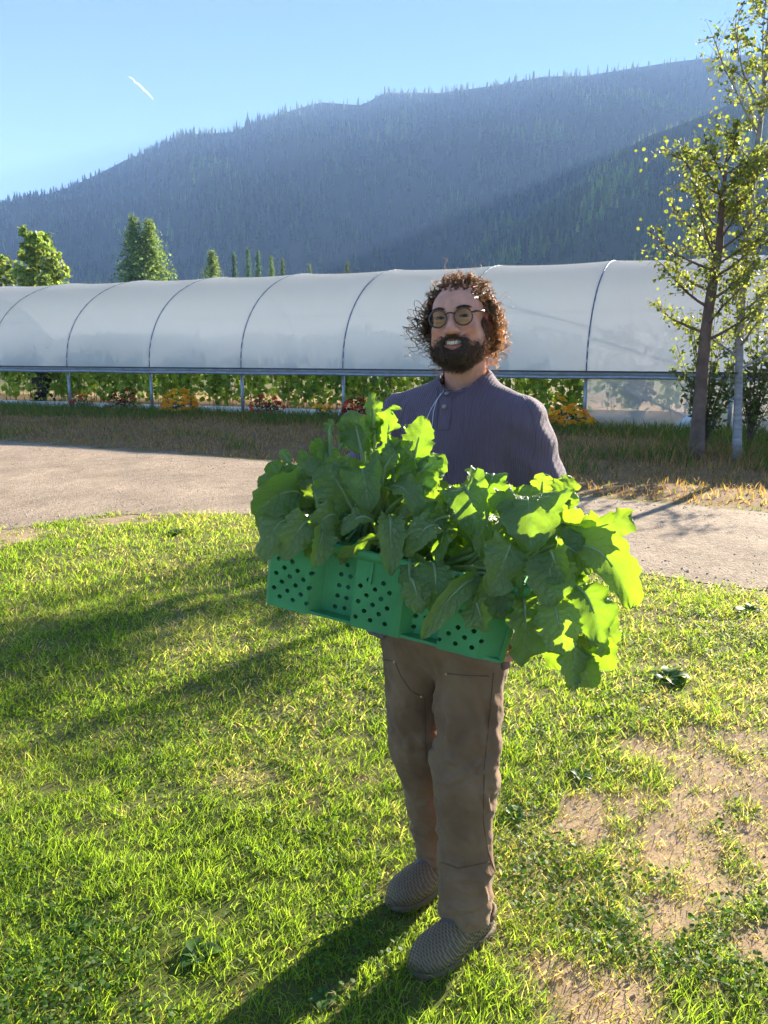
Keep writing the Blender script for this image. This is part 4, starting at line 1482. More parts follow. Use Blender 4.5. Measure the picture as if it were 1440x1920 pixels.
# ------------------------------------------------------------------ person: joints in world space
yawB = math.radians(-28)
PL = np.array((math.cos(yawB), math.sin(yawB), 0))        # to his left (right in the picture)
PB = np.array((-math.sin(yawB), math.cos(yawB), 0))       # to his back
ZUP = np.array((0, 0, 1.))
PEL = np.array((.165, 2.075, .86))
NECK = np.array((.210, 2.105, 1.45))
def bp(l, bk, z):
    t = (z - .86) / (1.45 - .86)
    c = PEL * (1 - t) + NECK * t
    return np.array((c[0], c[1], z)) + PL * l + PB * bk
SHL, SHR = bp(.162, .0, 1.378), bp(-.165, .0, 1.378)
HDL, HDR = cpt(CL + .006, CW * .42, .035), cpt(-.006, CW * .45, .035)     # hands at the crate ends
ELL, ELR = np.array((.435, 1.98, 1.115)), np.array((-.125, 2.20, 1.13))
HIPL, HIPR = bp(.088, 0, .85), bp(-.088, 0, .85)
KNL, KNR = np.array((.214, 1.945, .46)), np.array((.100, 2.10, .46))
ANL, ANR = np.array((.222, 1.885, .09)), np.array((.165, 2.135, .09))
SHD = nrmz((-.73, -.68, 0))                                # the way both shoes point
PER = thing('person', (PEL[0], 2.0, 0), 'smiling bearded man in a purple shirt and brown work trousers holding the crate', 'person')

# head frame
def rot(ax, a):
    c, s = math.cos(a), math.sin(a)
    return np.array({'x': ((1, 0, 0), (0, c, -s), (0, s, c)), 'y': ((c, 0, s), (0, 1, 0), (-s, 0, c)), 'z': ((c, -s, 0), (s, c, 0), (0, 0, 1))}[ax])
HS = .94
HR = rot('z', math.radians(-19)) @ rot('y', math.radians(-5)) @ rot('x', math.radians(-2))
HC_ = np.array((.191, 2.060, 1.630))
def hp(x, y, z):
    return HC_ + HR @ (np.array((x, y, z), float) * HS)
def hloc(V):
    return (V - HC_) @ HR / HS

def build_head(F):
    E = lambda c, r, k=.02, op='add', R=None: F.ell(hp(*c), np.array(r) * HS, k, op, HR if R is None else HR @ R)
    C = lambda a, b, ra, rb, k=.01, op='add': F.cone(hp(*a), hp(*b), ra * HS, rb * HS, k, op)
    E((0, .020, .028), (.073, .093, .072))
    E((0, -.035, -.028), (.0585, .058, .088), .03)
    E((0, -.038, -.082), (.046, .048, .034), .03)
    E((0, -.074, -.100), (.020, .018, .018), .02)
    E((0, -.058, .030), (.050, .031, .034), .03)                      # forehead
    for s in (-1, 1):
        E((s * .041, -.064, -.032), (.021, .020, .019), .02)           # cheeks raised by the smile
        E((s * .055, -.03, -.062), (.018, .03, .03), .02)              # jaw corners
        C((s * .010, -.091, .022), (s * .042, -.076, .023), .0085, .007, .012)   # brows
        E((s * .031, -.098, .001), (.0155, .014, .0115), .008, 'cut')  # sockets
        E((s * .031, -.0775, .0072), (.0178, .0130, .0075), .003)      # upper lid
        E((s * .031, -.0775, -.0074), (.0178, .0130, .0075), .003)     # lower lid
        E((s * .0125, -.099, -.0365), (.0085, .0105, .0075), .007)     # nostril wings
        E((s * .0065, -.108, -.0455), (.0036, .005, .0035), .003, 'cut')
        R = rot('z', s * math.radians(-22)) @ rot('x', math.radians(-10))
        E((s * .0775, .014, -.006), (.0085, .0185, .031), .006, R=R)   # ears
        E((s * .083, .010, -.002), (.0055, .010, .017), .004, 'cut', R)
        C((s * .072, .006, -.030), (s * .073, .005, -.036), .008, .006, .006)
    C((0, -.088, .012), (0, -.110, -.030), .0075, .0115, .012)         # nose
    E((0, -.112, -.035), (.0115, .0105, .010), .007)
    # open smile: a curved slot between the lips
    arc = [(x, -.094 + 7.5 * x * x * 1.6, -.067 + 13.0 * x * x) for x in np.linspace(-.034, .034, 11)]
    for a, b in zip(arc[:-1], arc[1:]):
        C((a[0], a[1], a[2] + .0095), (b[0], b[1], b[2] + .0095), .0042, .0042, .004)     # upper lip
        C((a[0] * .9, a[1] - .001, a[2] - .0105), (b[0] * .9, b[1] - .001, b[2] - .0105), .0040, .0040, .004)   # lower lip
    for a, b in zip(arc[:-1], arc[1:]):
        C((a[0] * .95, a[1] - .004, a[2]), (b[0] * .95, b[1] - .004, b[2]), .0066, .0066, .002, 'cut')

xs = axis((-.42, .08, .014), (.08, .30, .0029), (.30, .62, .014))
ys = axis((1.55, 1.93, .014), (1.93, 2.18, .0029), (2.18, 2.40, .014))
zs = axis((-.02, 1.40, .014), (1.40, 1.48, .006), (1.48, 1.78, .0029), (1.78, 1.80, .01))
B_ = Field(xs, ys, zs)
build_head(B_)
B_.cone(hp(0, .022, -.05), NECK + PB * .012 + ZUP * .01, .052, .055, .02)
B_.cone(bp(0, .01, 1.31), bp(0, 0, 1.0), .125, .120, .05, fr=PB, flat=.7)
for S, E_, H_ in ((SHL, ELL, HDL), (SHR, ELR, HDR)):
    B_.cone(bp(0, 0.02, 1.36), S - ZUP * .02, .05, .045, .02)
    B_.cone(S, E_, .048, .038, .02)
    wr = H_ + (E_ - H_) * .22
    B_.cone(E_, wr, .038, .026, .02)
for Hh, Kn, An in ((HIPL, KNL, ANL), (HIPR, KNR, ANR)):
    B_.cone(bp(0, 0, .98), Hh + ZUP * .04, .07, .058, .02)
    B_.cone(Hh + ZUP * .04, Kn, .058, .044, .01)
    B_.cone(Kn, An, .046, .030, .01)
    B_.cone(An, An + SHD * .12 - ZUP * .04, .038, .03, .02)
V, Q = B_.mesh()
V = smooth(V, Q, 1, .35)
parts_V, parts_Q, nV = [V], [Q], len(V)
# hands: palm, five fingers curled under the crate ends
def hand(H_, E_, out, sgn):
    """out: unit vector away from the crate end"""
    fld = Field(*[np.arange(H_[i] - .15, H_[i] + .15, .0042) for i in range(3)])
    wr = H_ + (E_ - H_) * .22
    along = nrmz(H_ - wr)
    dn = -CUP
    pc = H_ + out * .022
    fld.cone(wr - along * .04, wr, .026, .026, .01)
    fld.cone(wr, pc, .026, .024, .015, fr=out, flat=.7)
    fw = -CBK                                             # fingers are lined up along the crate's end
    for j in range(4):
        b0 = pc + fw * (.030 - .020 * j) + dn * .022
        L = (.040, .045, .042, .033)[j]
        b1 = b0 + dn * L * .75 - out * .004
        b2 = b1 + dn * L * .25 - out * L * .75
        b3 = b2 - out * L * .6
        fld.cone(pc + fw * (.022 - .015 * j), b0, .013, .0105, .008)
        fld.cone(b0, b1, .0098, .0092, .003); fld.cone(b1, b2, .0092, .0086, .003); fld.cone(b2, b3, .0086, .0075, .003)
    t0 = pc + fw * .030
    t1 = t0 + fw * .028 + CUP * .018
    fld.cone(t0, t1, .0125, .0105, .008); fld.cone(t1, t1 + fw * .012 + CUP * .026, .0105, .0085, .004)
    return fld.mesh()
for H_, E_, o_, sg in ((HDL, ELL, CEX, 1), (HDR, ELR, -CEX, -1)):
    v, q = hand(H_, E_, o_, sg)
    parts_V.append(v); parts_Q.append(q + nV); nV += len(v)
V, Q = np.concatenate(parts_V), np.concatenate(parts_Q)
hl = hloc(V)
# skin tint: lips and reddened cheeks, nose and ears
ht = np.ones((len(V), 3))
def blot(c, rad, col, amt):
    d = np.sqrt((((hl - np.array(c)) / rad) ** 2).sum(1))
    wgt = (sstep(1.0, .35, d) * amt)[:, None]
    return ht * (1 - wgt) + ht * np.array(col) * wgt
for s in (-1, 1):
    ht = blot((s * .042, -.075, -.035), .024, (1.05, .78, .72), .8)
    ht = blot((s * .080, .014, -.006), .034, (1.25, .62, .52), .9)
ht = blot((0, -.112, -.035), .016, (1.08, .78, .72), .8)
ht = blot((0, -.098, -.066), np.array((.034, .02, .018)), (.95, .55, .52), .9)
ht[V[:, 2] < .2] = (.16, .28, .42)                       # socks
m_skin = mat('skin', (.84, .385, .245), .5, .12, 55, .22, 260, attr=True, spec=.4, trans=.10, tcol=(.75, .22, .12), bdist=.002)
body = mk('body', V, Q, m_skin, PER, tint=ht)

# ------------------------------------------------------------------ shirt
xs = axis((-.36, .60, .0065)); ys = axis((1.66, 2.40, .0065)); zs = axis((.76, 1.56, .0065))
S_ = Field(xs, ys, zs)
S_.cone(bp(0, .006, 1.30), bp(0, -.006, 1.06), .172, .172, .03, fr=PB, flat=.68)
S_.cone(bp(0, -.006, 1.06), bp(-.01, 0, .84), .176, .186, .03, fr=PB, flat=.70)
S_.cone(bp(.0, .012, 1.415), SHL + ZUP * .002, .075, .064, .05)
S_.cone(bp(.0, .012, 1.415), SHR + ZUP * .002, .075, .064, .05)
S_.cone(bp(0, .012, 1.41), bp(0, .012, 1.468), .088, .068, .03)
for S, E_, H_ in ((SHL, ELL, HDL), (SHR, ELR, HDR)):
    S_.cone(S + (E_ - S) * .04, E_, .068, .062, .014)
    wr = H_ + (E_ - H_) * .26
    S_.cone(E_, wr, .060, .040, .02)
S_.ell(bp(-.185, -.02, .82), (.055, .06, .06), .03)
# neck opening and hem
ncut = NECK + PB * -.002 + ZUP * .026
S_.cone(ncut - ZUP * .045 - PB * .022, ncut + ZUP * .09 + PB * .016, .056, .064, .006, 'cut')
S_.add(lambda P: P[..., 2] - (.822 - .045 * sstep(-.11, -.16, (P - PEL) @ PL) + .006 * np.sin((P[..., 0] + P[..., 1]) * 14)), (-.4, 1.6, .7), (.7, 2.4, .85), .004, 'cut', 0)
V, Q = S_.mesh()
V = smooth(V, Q, 2, .4)
N_ = vnormals(V, Q)
lx = (V - PEL) @ PL
ly = (V - PEL) @ PB
zz = V[:, 2]
fold = (noise(np.stack([lx * 11 + zz * 2.5, ly * 11, zz * 2.6 + lx * 2], -1), 1, 2, 3) - .5) * .020
fold += -.006 * abs(noise(np.stack([lx * 9 - zz * 4, ly * 9, zz * 4 + lx * 5], -1), 1, 2, 13) * 2 - 1)
fold += (noise(np.stack([lx * 30 + zz * 4, ly * 30, zz * 6], -1), 1, 2, 5) - .5) * .006
armw = sstep(.15, .20, abs(lx)) * sstep(1.45, 1.36, zz)
fold += armw * (np.sin(zz * 80 + lx * 45 + 3 * noise(V, 8, 2, 8)) * .0035)
keepn = sstep(1.50, 1.42, zz)
V = V + N_ * (fold * (.25 + .75 * keepn))[:, None]
def rib_material():
    m = mat('thermal_knit', (.13, .088, .112), .9, .12, 5, 0, sheen=.25, spec=.15, col2=(.175, .12, .148))
    N, L = m.node_tree.nodes, m.node_tree.links
    b = N['Principled BSDF']
    tc = [n for n in N if n.type == 'TEX_COORD'][0]
    mp = N.new('ShaderNodeMapping'); mp.inputs['Rotation'].default_value = (0, 0, -yawB)
    L.new(tc.outputs['Object'], mp.inputs[0])
    wv = N.new('ShaderNodeTexWave'); wv.bands_direction = 'X'; wv.inputs['Scale'].default_value = 48
    wv.inputs['Distortion'].default_value = .6; wv.inputs['Detail'].default_value = 1
    L.new(mp.outputs[0], wv.inputs[0])
    nz = N.new('ShaderNodeTexNoise'); nz.inputs['Scale'].default_value = 260
    L.new(tc.outputs['Object'], nz.inputs[0])
    ad = N.new('ShaderNodeMath'); ad.operation = 'ADD'
    L.new(wv.outputs['Fac'], ad.inputs[0]); L.new(nz.outputs['Fac'], ad.inputs[1])
    bp_ = N.new('ShaderNodeBump'); bp_.inputs['Strength'].default_value = .55; bp_.inputs['Distance'].default_value = .003
    L.new(ad.outputs[0], bp_.inputs['Height']); L.new(bp_.outputs[0], b.inputs['Normal'])
    return m
m_shirt = rib_material()
shirt = mk('shirt', V, Q, m_shirt, PER)
shirt['label'] = 'slate purple ribbed henley shirt'
SBV = BVHTree.FromPolygons([tuple(p) for p in V], [tuple(int(i) for i in q) for q in Q])
def cast(bvh, px, py, lift=.001):
    u, v = (px - 720) / 1500, (960 - py) / 1500
    d = Vector((u, CT + v * ST, -ST + v * CT)).normalized()
    h = bvh.ray_cast(Vector((0, 0, CAMH)), d)
    if h[0] is None:
        return None, None
    return np.array(h[0]) + np.array(h[1]) * lift, np.array(h[1])
# collar band standing round the neck
m_band = mat('collar_band', (.11, .07, .085), .9, .15, 30, .2, 200, sheen=.3)
bnd = []
for a in np.linspace(0, 2 * math.pi, 41):
    rr = .070 + .003 * math.cos(a)
    c = ncut - ZUP * .004 - PB * .008
    fr_ = -math.cos(a)                                  # 1 in front
    p = c + PL * math.sin(a) * rr - PB * math.cos(a + math.pi) * rr * -1.0
    p = c + PL * math.sin(a) * rr * 1.02 + PB * (-math.cos(a)) * rr - ZUP * (.042 * (math.cos(a) * .5 + .5) - .008)
    bnd.append(p)
bnd = np.array(bnd)
RV = []
for p in bnd:
    o2 = p - (ncut - ZUP * .01); o2[2] = 0; o2 = nrmz(o2)
    for a, z in ((0.004, -.016), (.007, 0), (.002, .013), (-.003, .012), (-.004, -.012)):
        RV.append(p + o2 * a + ZUP * z)
q = [(i * 5 + j, i * 5 + (j + 1) % 5, (i + 1) * 5 + (j + 1) % 5, (i + 1) * 5 + j) for i in range(40) for j in range(5)]
mk('collar', np.array(RV), np.array(q), m_band, shirt)
m_button = mat('button_shell', (.34, .28, .22), .35, .2, 60, spec=.5)
for bx, by in ((826, 714), (838, 740), (834, 763)):
    p, n = cast(SBV, bx, by, .003)
    if p is None:
        continue
    bt = MB()
    bt.tube([p, p + n * .0025, p + n * .003], [.0058, .0058, .004], 12)
    bt.mk('button', m_button, shirt)
# placket edges
for line in ([(846, 722), (848, 750), (845, 790), (841, 806)], [(820, 724), (822, 756), (819, 806)], [(819, 806), (841, 806)]):
    pts = []
    for (x0, y0), (x1, y1) in zip(line[:-1], line[1:]):
        for t in np.linspace(0, 1, 8):
            p, n = cast(SBV, x0 + (x1 - x0) * t, y0 + (y1 - y0) * t, .0006)
            if p is not None:
                pts.append(p)
    if len(pts) > 3:
        bt = MB(); bt.tube(np.array(pts), .0014, 5); bt.mk('placket_seam', m_band, shirt)
for line in ([(978, 738), (1000, 780), (1006, 830), (994, 880), (984, 930)], [(762, 752), (752, 790), (748, 830)]):
    pts = []
    for (x0, y0), (x1, y1) in zip(line[:-1], line[1:]):
        for t in np.linspace(0, 1, 8):
            p, n = cast(SBV, x0 + (x1 - x0) * t, y0 + (y1 - y0) * t, -.0004)
            if p is not None and (not pts or np.linalg.norm(p - pts[-1]) < .05):
                pts.append(p)
    if len(pts) > 3:
        bt = MB(); bt.tube(np.array(pts), .0016, 5); bt.mk('sleeve_seam', m_band, shirt)
# thin pale cord hanging from the collar
m_cord = mat('white_cord', (.62, .64, .68), .5, .05)
for line in ([(833, 733), (822, 748), (811, 765), (803, 782), (797, 800), (792, 815)], [(828, 738), (820, 752), (814, 772), (812, 792), (810, 815)]):
    pts = [cast(SBV, x, y, .003)[0] for x, y in line]
    pts = [p for p in pts if p is not None]
    bt = MB(); bt.tube(np.array(pts), .0011, 5); bt.mk('cord', m_cord, PER)

# ------------------------------------------------------------------ trousers
xs = axis((-.06, .42, .006)); ys = axis((1.72, 2.30, .006)); zs = axis((.03, .96, .006))
T_ = Field(xs, ys, zs)
T_.cone(bp(0, .0, .93), bp(0, .0, .84), .160, .168, .03, fr=PB, flat=.72)
for Hh, Kn, An, w3 in ((HIPL, KNL, ANL, (.098, .077, .060)), (HIPR, KNR, ANR, (.096, .073, .058))):
    T_.cone(Hh, Kn, w3[0], w3[1], .018)
    T_.cone(Kn, An + ZUP * .02, w3[1], w3[2], .03)
for An, w_ in ((ANL, .046), (ANR, .044)):
    T_.cone(An + ZUP * .02, An - ZUP * .10, w_, w_, .004, 'cut')
    T_.add(lambda P, An=An: np.maximum(P[..., 2] - (An[2] - .042), np.hypot(P[..., 0] - An[0], P[..., 1] - An[1]) - .115), An - .12, An + .12, .004, 'cut', .0)
V, Q = T_.mesh()
V = smooth(V, Q, 2, .4)
N_ = vnormals(V, Q)
zz = V[:, 2]
lx, ly = (V - PEL) @ PL, (V - PEL) @ PB
sh_ = zz + .55 * lx + .35 * ly
amp = .004 + .009 * np.exp(-((zz - .48) / .13) ** 2) + .012 * sstep(.36, .12, zz) + .004 * sstep(.7, .85, zz)
fold = (noise(np.stack([lx * 6, ly * 6, sh_ * 16], -1), 1, 2, 6) - .5) * 2
fold = 1 - 2 * abs(noise(np.stack([lx * 7, ly * 7, sh_ * 13], -1), 1, 3, 6) * 2 - 1) ** .8 + .5 * (1 - 2 * abs(noise(np.stack([lx * 15, ly * 15, (zz - .5 * lx) * 24], -1), 1, 2, 16) * 2 - 1))
long_ = (noise(np.stack([lx * 22, ly * 22, zz * 3], -1), 1, 2, 9) - .5) * .016 * sstep(.45, .6, zz)
V = V + N_ * (fold * amp + long_)[:, None]
# creases seen on the trousers: ridge with a valley beside it, picked on the surface
TB0 = BVHTree.FromPolygons([tuple(p) for p in V], [tuple(int(i) for i in q) for q in Q])
def cast0(px, py):
    u, v = (px - 720) / 1500, (960 - py) / 1500
    h = TB0.ray_cast(Vector((0, 0, CAMH)), Vector((u, CT + v * ST, -ST + v * CT)).normalized())
    return None if h[0] is None else np.array(h[0])
def crease(line, hgt, wid):
    global V
    pts = [cast0(*p) for p in line]
    pts = [p for p in pts if p is not None]
    best = np.full(len(V), 9.0); tt = np.zeros(len(V))
    for k, (a, b) in enumerate(zip(pts[:-1], pts[1:])):
        ba = b - a
        t = np.clip(((V - a) @ ba) / (ba @ ba), 0, 1)
        d = np.linalg.norm(V - a - t[:, None] * ba, axis=1)
        m = d < best
        best = np.where(m, d, best); tt = np.where(m, (k + t) / (len(pts) - 1), tt)
    fade = np.clip(np.sin(tt * math.pi), 0, 1) ** .5
    g = np.exp(-(best / wid) ** 2) - .55 * np.exp(-((best - wid * 1.9) / wid) ** 2)
    V = V + N_ * (g * hgt * fade)[:, None]
for ln, hg, wd_ in (([(806, 1432), (838, 1468), (880, 1452), (915, 1395)], .009, .009), ([(830, 1492), (880, 1470), (912, 1440)], .008, .008),
                    ([(850, 1548), (890, 1580), (926, 1596)], .008, .009), ([(826, 1606), (866, 1628), (926, 1606)], .012, .010),
                    ([(812, 1385), (850, 1425), (900, 1360)], .006, .010), ([(905, 1480), (920, 1520), (932, 1530)], .008, .008),
                    ([(900, 1650), (915, 1690), (935, 1700)], .009, .009), ([(838, 1690), (870, 1706), (910, 1690)], .009, .009), ([(850, 1660), (880, 1672), (912, 1650)], .006, .008),
                    ([(756, 1480), (785, 1510), (812, 1500)], .008, .009), ([(770, 1545), (800, 1565), (822, 1555)], .008, .009), ([(780, 1590), (805, 1605), (828, 1600)], .007, .008),
                    ([(735, 1330), (765, 1390), (770, 1450)], .006, .010), ([(836, 1300), (846, 1360), (840, 1420)], .006, .012), ([(880, 1290), (900, 1350), (905, 1400)], .006, .011),
                    ([(812, 1230), (818, 1300), (812, 1360)], .008, .010), ([(850, 1225), (900, 1245), (930, 1240)], .006, .009)):
    crease(ln, hg, wd_)
V = smooth(V, Q, 1, .3)
def canvas_material():
    m = mat('brown_canvas', (.165, .088, .042), .88, .2, 7, .6, 45, sheen=.12, spec=.15, col2=(.285, .172, .09), bdist=.006, detail=6)
    return m
m_canvas = canvas_material()
trousers = mk('trousers', V, Q, m_canvas, PER)
trousers['label'] = 'brown canvas double-knee work trousers'
TBV = BVHTree.FromPolygons([tuple(p) for p in V], [tuple(int(i) for i in q) for q in Q])
m_seam = mat('trouser_seam', (.14, .075, .036), .9, .2)
def seam(line, name='seam', rad=.0013, m=None):
    pts = []
    for (x0, y0), (x1, y1) in zip(line[:-1], line[1:]):
        for t in np.linspace(0, 1, 9)[:-1]:
            p, n = cast(TBV, x0 + (x1 - x0) * t, y0 + (y1 - y0) * t, .0004)
            if p is not None and (not pts or np.linalg.norm(p - pts[-1]) < .06):
                pts.append(p)
    if len(pts) > 3:
        bt = MB(); bt.tube(np.array(pts), rad, 5); bt.mk(name, m or m_seam, trousers)
seam([(834, 1262), (870, 1266), (925, 1268)]); seam([(716, 1236), (740, 1240), (752, 1268), (770, 1295), (790, 1306)])
seam([(796, 1310), (797, 1360), (799, 1440)]); seam([(925, 1262), (918, 1340), (908, 1440), (906, 1540), (916, 1600), (930, 1640)])
seam([(826, 1616), (860, 1628), (925, 1614)]); seam([(800, 1452), (850, 1476), (905, 1470)])
for px, py in ((837, 1264), (740, 1241), (790, 1306)):
    p, n = cast(TBV, px, py, .001)
    if p is not None:
        bt = MB(); bt.ball(p, (.0042, .0042, .0042), 8, 5); bt.mk('rivet', mat('brass_rivet', (.55, .45, .25), .35, .1, metal=.9), trousers)
# pocket flap with frayed edge at his left hip
p = bp(.19, -.03, .80)
fl = Field(*[np.arange(p[i] - .09, p[i] + .09, .005) for i in range(3)])
fl.cone(p + ZUP * .045, p - ZUP * .035, .020, .024, .01, fr=PL, flat=.7)
v, q = fl.mesh()
v = v + vnormals(v, q) * ((noise(v, 60, 2) - .5) * .010)[:, None]
mk('tool_pocket', v, q, mat('worn_pocket', (.14, .075, .055), .9, .3, 30, col2=(.30, .19, .15)), trousers)

# ------------------------------------------------------------------ shoes
def shoe_material():
    m = mat('clog_rubber', (.25, .18, .10), .6, .12, 12, 0, spec=.35)
    N, L = m.node_tree.nodes, m.node_tree.links
    b = N['Principled BSDF']
    tc = [n for n in N if n.type == 'TEX_COORD'][0]
    vo = N.new('ShaderNodeTexVoronoi'); vo.voronoi_dimensions = '2D'; vo.inputs['Scale'].default_value = 105; vo.inputs['Randomness'].default_value = .0
    ua = N.new('ShaderNodeAttribute'); ua.attribute_name = 'leafuv'
    L.new(ua.outputs['Vector'], vo.inputs['Vector'])
    mr = N.new('ShaderNodeMapRange'); mr.inputs[1].default_value, mr.inputs[2].default_value = .30, .42
    L.new(vo.outputs['Distance'], mr.inputs[0])
    old = b.inputs['Base Color'].links[0].from_socket
    mx = N.new('ShaderNodeMix'); mx.data_type = 'RGBA'
    L.new(mr.outputs[0], mx.inputs[0]); mx.inputs[6].default_value = (.12, .085, .05, 1); L.new(old, mx.inputs[7])
    L.new(mx.outputs[2], b.inputs['Base Color'])
    bp_ = N.new('ShaderNodeBump'); bp_.inputs['Strength'].default_value = .9; bp_.inputs['Distance'].default_value = .004
    L.new(mr.outputs[0], bp_.inputs['Height']); L.new(bp_.outputs[0], b.inputs['Normal'])
    return m
m_clog, m_sole = shoe_material(), mat('clog_sole', (.14, .105, .06), .7, .2, 15, .2, 90)
def shoe(An, lab):
    fw = SHD
    sd = np.cross(ZUP, fw)
    R = np.array([sd, fw, ZUP]).T
    g = np.array((An[0], An[1], 0))
    lo, hi = g - .24, g + .24
    fld = Field(np.arange(lo[0], hi[0], .0045), np.arange(lo[1], hi[1], .0045), np.arange(-.005, .16, .0045))
    def E(c, r_, k=.02, op='add', R2=None):
        fld.ell(g + R @ np.array(c, float), r_, k, op, R if R2 is None else R @ R2)
    E((0, .122, .036), (.055, .080, .045)); E((.004, .04, .045), (.046, .095, .057), .03); E((0, -.045, .045), (.042, .050, .055), .03)
    E((0, -.02, .10), (.038, .055, .055), .008, 'cut')
    fld.add(lambda P: P[..., 2] - .020, lo, hi, .003, 'cut', 0)
    v, q = fld.mesh()
    lv = (v - g) @ R
    uu, vv = lv[:, 0] + lv[:, 2] * .5 * np.sign(lv[:, 0]), lv[:, 1] - lv[:, 2] * .5
    o = mk('shoe', v, q, m_clog, PER, uv=np.stack([uu - vv / 1.732, 2 * vv / 1.732], -1))
    o['label'] = lab
    fs = Field(np.arange(lo[0], hi[0], .0045), np.arange(lo[1], hi[1], .0045), np.arange(-.02, .05, .004))
    def E2(c, r_, k=.02):
        fs.ell(g + R @ np.array(c, float), r_, k, 'add', R)
    E2((0, .120, .012), (.060, .086, .03)); E2((0, .03, .012), (.050, .105, .03), .03); E2((0, -.045, .012), (.046, .055, .03), .03)
    fs.add(lambda P: P[..., 2] - .0, lo, hi, .002, 'cut', 0)
    fs.add(lambda P: .024 - P[..., 2], lo, hi, .003, 'cut', 0)
    v, q = fs.mesh()
    mk('sole', v, q, m_sole, o)
    b = MB()
    st = [g + R @ np.array((.048 * math.sin(a), -.035 - .058 * math.cos(a), .062 + .01 * math.sin(a * 2))) for a in np.linspace(-1.5, 1.5, 13)]
    b.tube(np.array(st), .006, 6); b.mk('heel_strap', m_sole, o)
shoe(ANL, 'front grey perforated rubber clog')
shoe(ANR, 'rear grey perforated rubber clog')

# ------------------------------------------------------------------ eyes, teeth, glasses
m_white = mat('eye_white', (.40, .36, .32), .3, .03, spec=.5)
m_iris = mat('eye_iris', (.045, .030, .020), .2, .2, 200, spec=.6)
for s in (-1, 1):
    b = MB(); b.ball(hp(s * .031, -.0745, 0), .0123, 14, 10)
    e = b.mk('eye', m_white, body)
    b = MB(); b.ball(hp(s * .031 + .002, -.0838, .0003), (.0062, .0058, .0062), 12, 8)
    b.mk('iris', m_iris, body)
m_lash = mat('lash', (.03, .02, .015), .7, .1)
for s in (-1, 1):
    b = MB()
    b.tube(np.array([hp(s * .031 + x, -.0905 + 9 * x * x * 1.6, .0018 - 7 * x * x) for x in np.linspace(-.0135, .0135, 9)]), [.0004, .0008, .0011, .0013, .0013, .0013, .0011, .0008, .0004], 6)
    b.mk('eyelash', m_lash, body)
    b = MB()
    b.tube(np.array([hp(s * .031 + x, -.0895 + 9 * x * x * 1.6, -.0022 - 3 * x * x) for x in np.linspace(-.0125, .0125, 9)]), .0006, 5)
    b.mk('eyelash', m_lash, body)
m_teeth = mat('teeth_enamel', (.95, .88, .76), .3, .05, 80, spec=.5)
for i in range(-5, 5):
    x = (i + .5) * .0055
    y = -.0935 + 9 * x * x
    z = -.0650 + 11.0 * x * x
    b = MB(); b.ball(hp(x, y, z), (.0030, .0032, .0058), 8, 6)
    b.mk('tooth', m_teeth, body)
b = MB()
arcp = [hp(x, -.084 + 10 * x * x, -.068 + 11 * x * x) for x in np.linspace(-.022, .022, 7)]
b.tube(np.array(arcp), .0048, 8); b.mk('mouth_interior', mat('mouth_dark', (.09, .02, .02), .5, .2), body)
m_frame = mat('tortoise_frame', (.045, .030, .020), .25, .3, 60, spec=.5, col2=(.11, .075, .05))
GL = obj('glasses', None, PER)
def lens_material():
    m = bpy.data.materials.new('spectacle_lens'); m.use_nodes = True
    N, L = m.node_tree.nodes, m.node_tree.links
    N.remove(N['Principled BSDF'])
    tp = N.new('ShaderNodeBsdfTransparent'); tp.inputs[0].default_value = (.78, .80, .62, 1)
    gl = N.new('ShaderNodeBsdfGlossy'); gl.inputs['Roughness'].default_value = .05
    fr = N.new('ShaderNodeFresnel'); fr.inputs[0].default_value = 1.28
    ms = N.new('ShaderNodeMixShader')
    L.new(fr.outputs[0], ms.inputs[0]); L.new(tp.outputs[0], ms.inputs[1]); L.new(gl.outputs[0], ms.inputs[2])
    L.new(ms.outputs[0], N['Material Output'].inputs['Surface'])
    return m
m_lens = lens_material()
gy = -.107
for s in (-1, 1):
    cx = s * .0335
    th = np.linspace(0, 2 * math.pi, 33)
    rim = [hp(cx + .0235 * math.cos(a), gy + .006 * abs(cx + .0235 * math.cos(a)) / .057, -.003 + .0215 * math.sin(a)) for a in th]
    b = MB(); b.tube(np.array(rim), .0019, 8, cap=False); b.mk('rim', m_frame, GL)
    ctr = hp(cx, gy - .0005, -.003)
    LV = np.array([ctr] + rim[:-1])
    mk('lens', LV, np.array([(0, 1 + k, 1 + (k + 1) % 32) for k in range(32)]), m_lens, GL)
    b = MB(); b.tube(np.array([hp(s * .056, gy + .006, .006), hp(s * .066, gy + .012, .008), hp(s * .076, -.06, .010), hp(s * .0785, -.01, .010), hp(s * .080, .012, .004), hp(s * .080, .026, -.012)]), [.0022, .0026, .0022, .0018, .0018, .0018], 6)
    b.mk('temple', m_frame, GL)
b = MB(); b.tube(np.array([hp(x, gy - .002 - .002 * math.cos(x * 150), .006 + .003 * math.cos(x * 130)) for x in np.linspace(-.0115, .0115, 7)]), .0018, 6)
b.mk('bridge', m_frame, GL)

